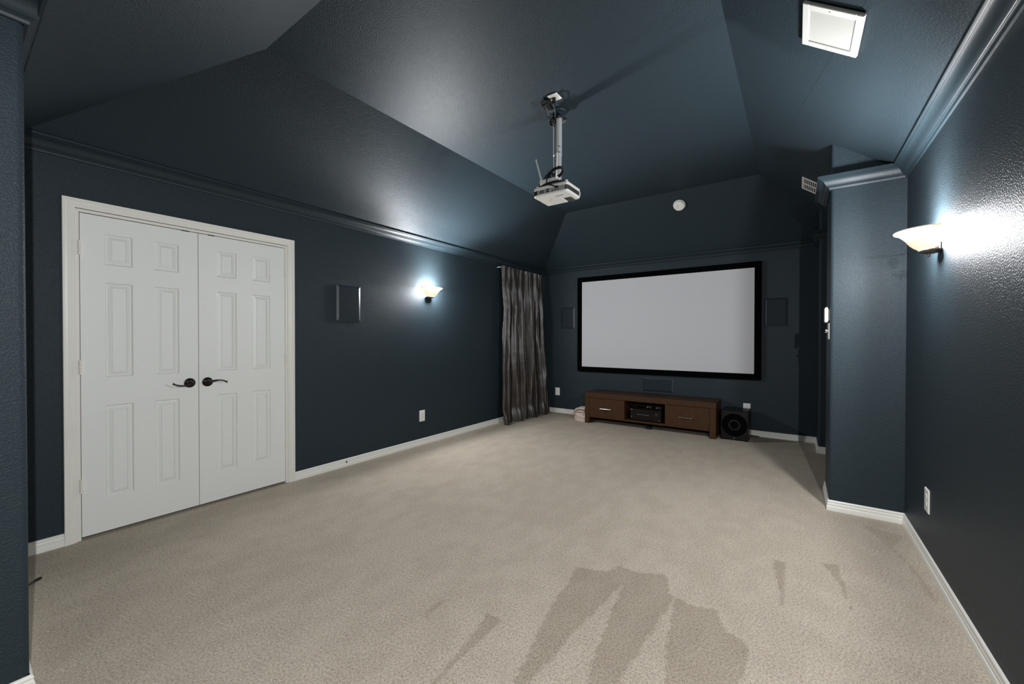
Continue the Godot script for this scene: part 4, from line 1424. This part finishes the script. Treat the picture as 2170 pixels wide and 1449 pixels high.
	g.lathe([Vector2(0.034, 0.10), Vector2(0.034, 0.012), Vector2(0.036, 0.008), Vector2(0.036, -0.006), Vector2(0.031, -0.010), Vector2(0.027, -0.004), Vector2(0, -0.001)], 32)
	put("lens", g, mat(srgb(90, 90, 92), 0.2, 0.3), P)
	g = Geo.new()
	g.xf = Transform3D(Basis(), Vector3(-0.045, -0.0035, 0.018))
	g.ball(Vector3.ZERO, Vector3(0.014, 0.004, 0.007), 8)
	put("indicator", g, mat(srgb(232, 200, 160), 0.3), P)
	for e in [[-0.125, 0.095], [0.135, 0.095]]:
		g = Geo.new()
		g.xf = Transform3D(Basis(), Vector3(e[0], 0.083, e[1]))
		g.lathe([Vector2(0, 0.012), Vector2(0.009, 0.012), Vector2(0.012, 0.009), Vector2(0.012, 0)], 16)
		put("foot", g, M.plastic, P)
	var tm := TextMesh.new()
	var sf := SystemFont.new()
	sf.font_names = PackedStringArray(["Droid Sans"])
	tm.font = sf
	tm.text = "ViewSonic"
	tm.font_size = 16
	tm.pixel_size = 0.00095
	tm.depth = 0.0008
	tm.material = M.dark_slot
	var tx := MeshInstance3D.new()
	tx.name = "lettering"
	tx.mesh = tm
	P.add_child(tx)
	# reads from below, seen from the back of the room
	tx.transform = Transform3D(Basis(Vector3(1, 0, 0), Vector3(0, 0, -1), Vector3(0, -1, 0)) , Vector3(0.055, -0.0004, 0.058))
	# white box with two aerials standing on it
	var R := thing("wireless_box", Vector3(px - 0.012, 2.505, -2.838), "small white wireless box with two aerials lying on top of the projector", "wireless box")
	g = Geo.new()
	g.box(Vector3(-0.088, 0.0, -0.05), Vector3(0.078, 0.044, 0.032), 0.005)
	put("case", g, M.plastic, R)
	g = Geo.new()
	g.xf = Transform3D(Basis(Vector3.RIGHT, PI / 2), Vector3(0.008, 0.022, 0.0315))
	g.lathe([Vector2(0.004, 0), Vector2(0.004, 0.001), Vector2(0, 0.001)], 12)
	put("port", g, M.black, R)
	g = Geo.new()
	g.tube([Vector3(-0.060, 0.018, 0.036), Vector3(-0.067, 0.042, 0.036), Vector3(-0.098, 0.150, 0.036), Vector3(-0.118, 0.216, 0.036)], [0.0075, 0.0072, 0.0062, 0.0052], 12)
	put("aerial", g, M.plastic, R)
	g = Geo.new()
	g.tube([Vector3(0.066, 0.02, 0.034), Vector3(0.068, 0.07, 0.034), Vector3(0.072, 0.15, 0.034), Vector3(0.073, 0.222, 0.034)], [0.0075, 0.0072, 0.0062, 0.0052], 12)
	put("aerial", g, M.plastic, R)
	# coiled black cables round the box
	var C := thing("cable_coil", Vector3(px, 2.505, -2.85), "tangle of coiled black cables between the projector and its pole", "cables")
	g = Geo.new()
	coil(g, Vector3(0.045, 0.075, 0.03), Vector3(1, 0.35, 0.1), Vector3(-0.1, 0.6, 0.75), 0.064, 0.032, 4.3, 5)
	put("cable", g, M.rubber, C)
	g = Geo.new()
	coil(g, Vector3(-0.045, 0.065, -0.03), Vector3(0.9, 0.3, 0.2), Vector3(0.0, 1.0, 0.2), 0.054, 0.034, 4.3, 6)
	put("cable", g, M.rubber, C)
	g = Geo.new()
	coil(g, Vector3(-0.075, 0.012, -0.01), Vector3(0.9, 0.2, -0.2), Vector3(0.1, 0.9, 0.5), 0.048, 0.042, 4.4, 7)
	put("cable", g, M.rubber, C)
	g = Geo.new()
	g.tube(smooth_path([Vector3(-0.01, 0.09, 0.05), Vector3(-0.018, 0.03, 0.062), Vector3(-0.016, -0.005, 0.066), Vector3(0.03, -0.028, 0.062), Vector3(0.055, -0.040, 0.058)], 5), 0.0042, 8)
	g.box(Vector3(0.050, -0.052, 0.045), Vector3(0.078, -0.038, 0.064), 0.003)
	put("lead", g, M.rubber, C)
	g = Geo.new()
	g.tube(smooth_path([Vector3(-0.09, -0.002, 0.03), Vector3(-0.02, 0.0, 0.05), Vector3(0.06, 0.004, 0.045), Vector3(0.1, 0.0, 0.02)], 5), 0.0085, 8)
	put("lead", g, M.rubber, C)
	# ceiling outlet with two plugs and cables to the pole
	var L := thing("ceiling_outlet", Vector3(2.137, HF, -2.727), "white outlet plate on the flat ceiling above the projector pole", "outlet")
	g = Geo.new()
	g.box(Vector3(-0.042, -0.007, -0.045), Vector3(0.042, 0, 0.045), 0.003)
	put("cover_plate", g, M.plastic, L)
	var pl := thing("plug_adapter", Vector3(2.095, HF - 0.007, -2.75), "black plug and adapter hanging from the ceiling outlet plate", "plug")
	g = Geo.new()
	g.box(Vector3(-0.062, -0.050, -0.035), Vector3(-0.004, -0.004, 0.055), 0.005)
	put("adapter", g, M.black, pl)
	g = Geo.new()
	g.tube([Vector3(0.038, 0.001, 0.02), Vector3(0.036, -0.05, 0.024)], 0.014, 14)
	put("plug", g, M.rubber, pl)
	g = Geo.new()
	g.box(Vector3(-0.066, -0.038, 0.052), Vector3(-0.012, -0.012, 0.056), 0.001)
	put("sticker", g, M.plastic_grey, pl)
	g = Geo.new()
	g.tube(smooth_path([Vector3(0.036, -0.048, 0.024), Vector3(0.020, -0.075, -0.03), Vector3(-0.02, -0.075, -0.10), Vector3(-0.045, -0.06, -0.13)], 5), 0.0045, 8)
	g.tube(smooth_path([Vector3(-0.03, -0.048, 0.03), Vector3(-0.03, -0.075, -0.02), Vector3(-0.03, -0.065, -0.09), Vector3(-0.05, -0.05, -0.125)], 5), 0.0045, 8)
	put("cord", g, M.rubber, pl)
	var W := thing("cable_wrap", Vector3(px, HF - 0.055, pz), "black cable loops wrapped round the top of the projector pole", "cables")
	g = Geo.new()
	for k in 3:
		var rg := []
		for q in 28:
			var a := TAU * q / 28
			rg.append(Vector3(cos(a) * (0.054 + 0.007 * k + 0.004 * sin(3 * a + k)), -0.004 - 0.008 * k + 0.007 * sin(2 * a + k), sin(a) * (0.054 + 0.006 * k)))
		g.tube(rg, 0.0045, 8, true)
	put("wrap", g, M.rubber, W)
	g = Geo.new()
	coil(g, Vector3(-0.018, -0.042, 0.052), Vector3(0.5, 0.2, 0.1), Vector3(0.1, 1, 0.0), 0.022, 0.038, 2.3, 9)
	put("hanging_loop", g, M.rubber, W)

func coil(g: Geo, c: Vector3, u: Vector3, v: Vector3, ru: float, rv: float, turns: float, sd: int) -> void:
	var f := noise(100 + sd, 1.0, 2)
	u = u.normalized(); v = (v - u * v.dot(u)).normalized()
	var w := u.cross(v)
	var pts := []
	var n := int(turns * 22)
	for i in n + 1:
		var t := float(i) / n
		var a := t * turns * TAU
		var k := 1.0 + 0.25 * f.get_noise_1d(t * 6.0)
		pts.append(c + u * cos(a) * ru * k + v * sin(a) * rv * k + w * ((t - 0.5) * 0.045 + 0.012 * f.get_noise_1d(t * 9.0 + 20.0)))
	g.tube(pts, 0.0045, 8)

func loft(g: Geo, rings: Array) -> void:
	for k in rings.size() - 1:
		var A: Array = rings[k][0]
		var B: Array = rings[k + 1][0]
		var N := A.size()
		for i in N:
			var j := (i + 1) % N
			var a := Vector3(A[i].x, rings[k][1], A[i].y)
			var b := Vector3(A[j].x, rings[k][1], A[j].y)
			var c := Vector3(B[j].x, rings[k + 1][1], B[j].y)
			var d := Vector3(B[i].x, rings[k + 1][1], B[i].y)
			var nn := (b - a).cross(d - a)
			if nn.length() < 1e-12: nn = (c - a).cross(d - a)
			nn = nn.normalized()
			if nn.dot(Vector3((a.x + c.x) / 2, 0, (a.z + c.z) / 2).normalized() + Vector3(0, (-0.5 if k == 0 else 0.5), 0)) < 0 and absf(nn.y) < 0.97: nn = -nn
			g.quad(a, b, c, d, nn)
	for e in 2:
		var ring: Array = rings[0 if e == 0 else rings.size() - 1][0]
		var y: float = rings[0 if e == 0 else rings.size() - 1][1]
		var nn := Vector3.DOWN if e == 0 else Vector3.UP
		var i0 := g.v.size()
		for p in ring: g.vert(Vector3(p.x, y, p.y), nn)
		for k in range(1, ring.size() - 1): g.itri(i0, i0 + k, i0 + k + 1)

# ---------------------------------------------------------------- small things on the floor
func build_floor_bits() -> void:
	var o := thing("floor_rod", Vector3(0.43, 0, -0.28), "thin black rod with a looped tip on the carpet at the left edge", "rod")
	var g := Geo.new()
	g.tube([Vector3(0.085, 0.012, 0.078), Vector3(0.03, 0.012, 0.022), Vector3(0.008, 0.012, -0.002)], 0.0035, 8)
	put("shaft", g, M.bronze, o)
	g = Geo.new()
	var ring := []
	for q in 20:
		var a := TAU * q / 20
		var l := Vector2(cos(a) * 0.016, sin(a) * 0.008).rotated(0.79)
		ring.append(Vector3(-0.004 + l.x, 0.012, -0.012 + l.y))
	g.tube(ring, 0.0035, 8, true)
	put("loop", g, M.bronze, o)
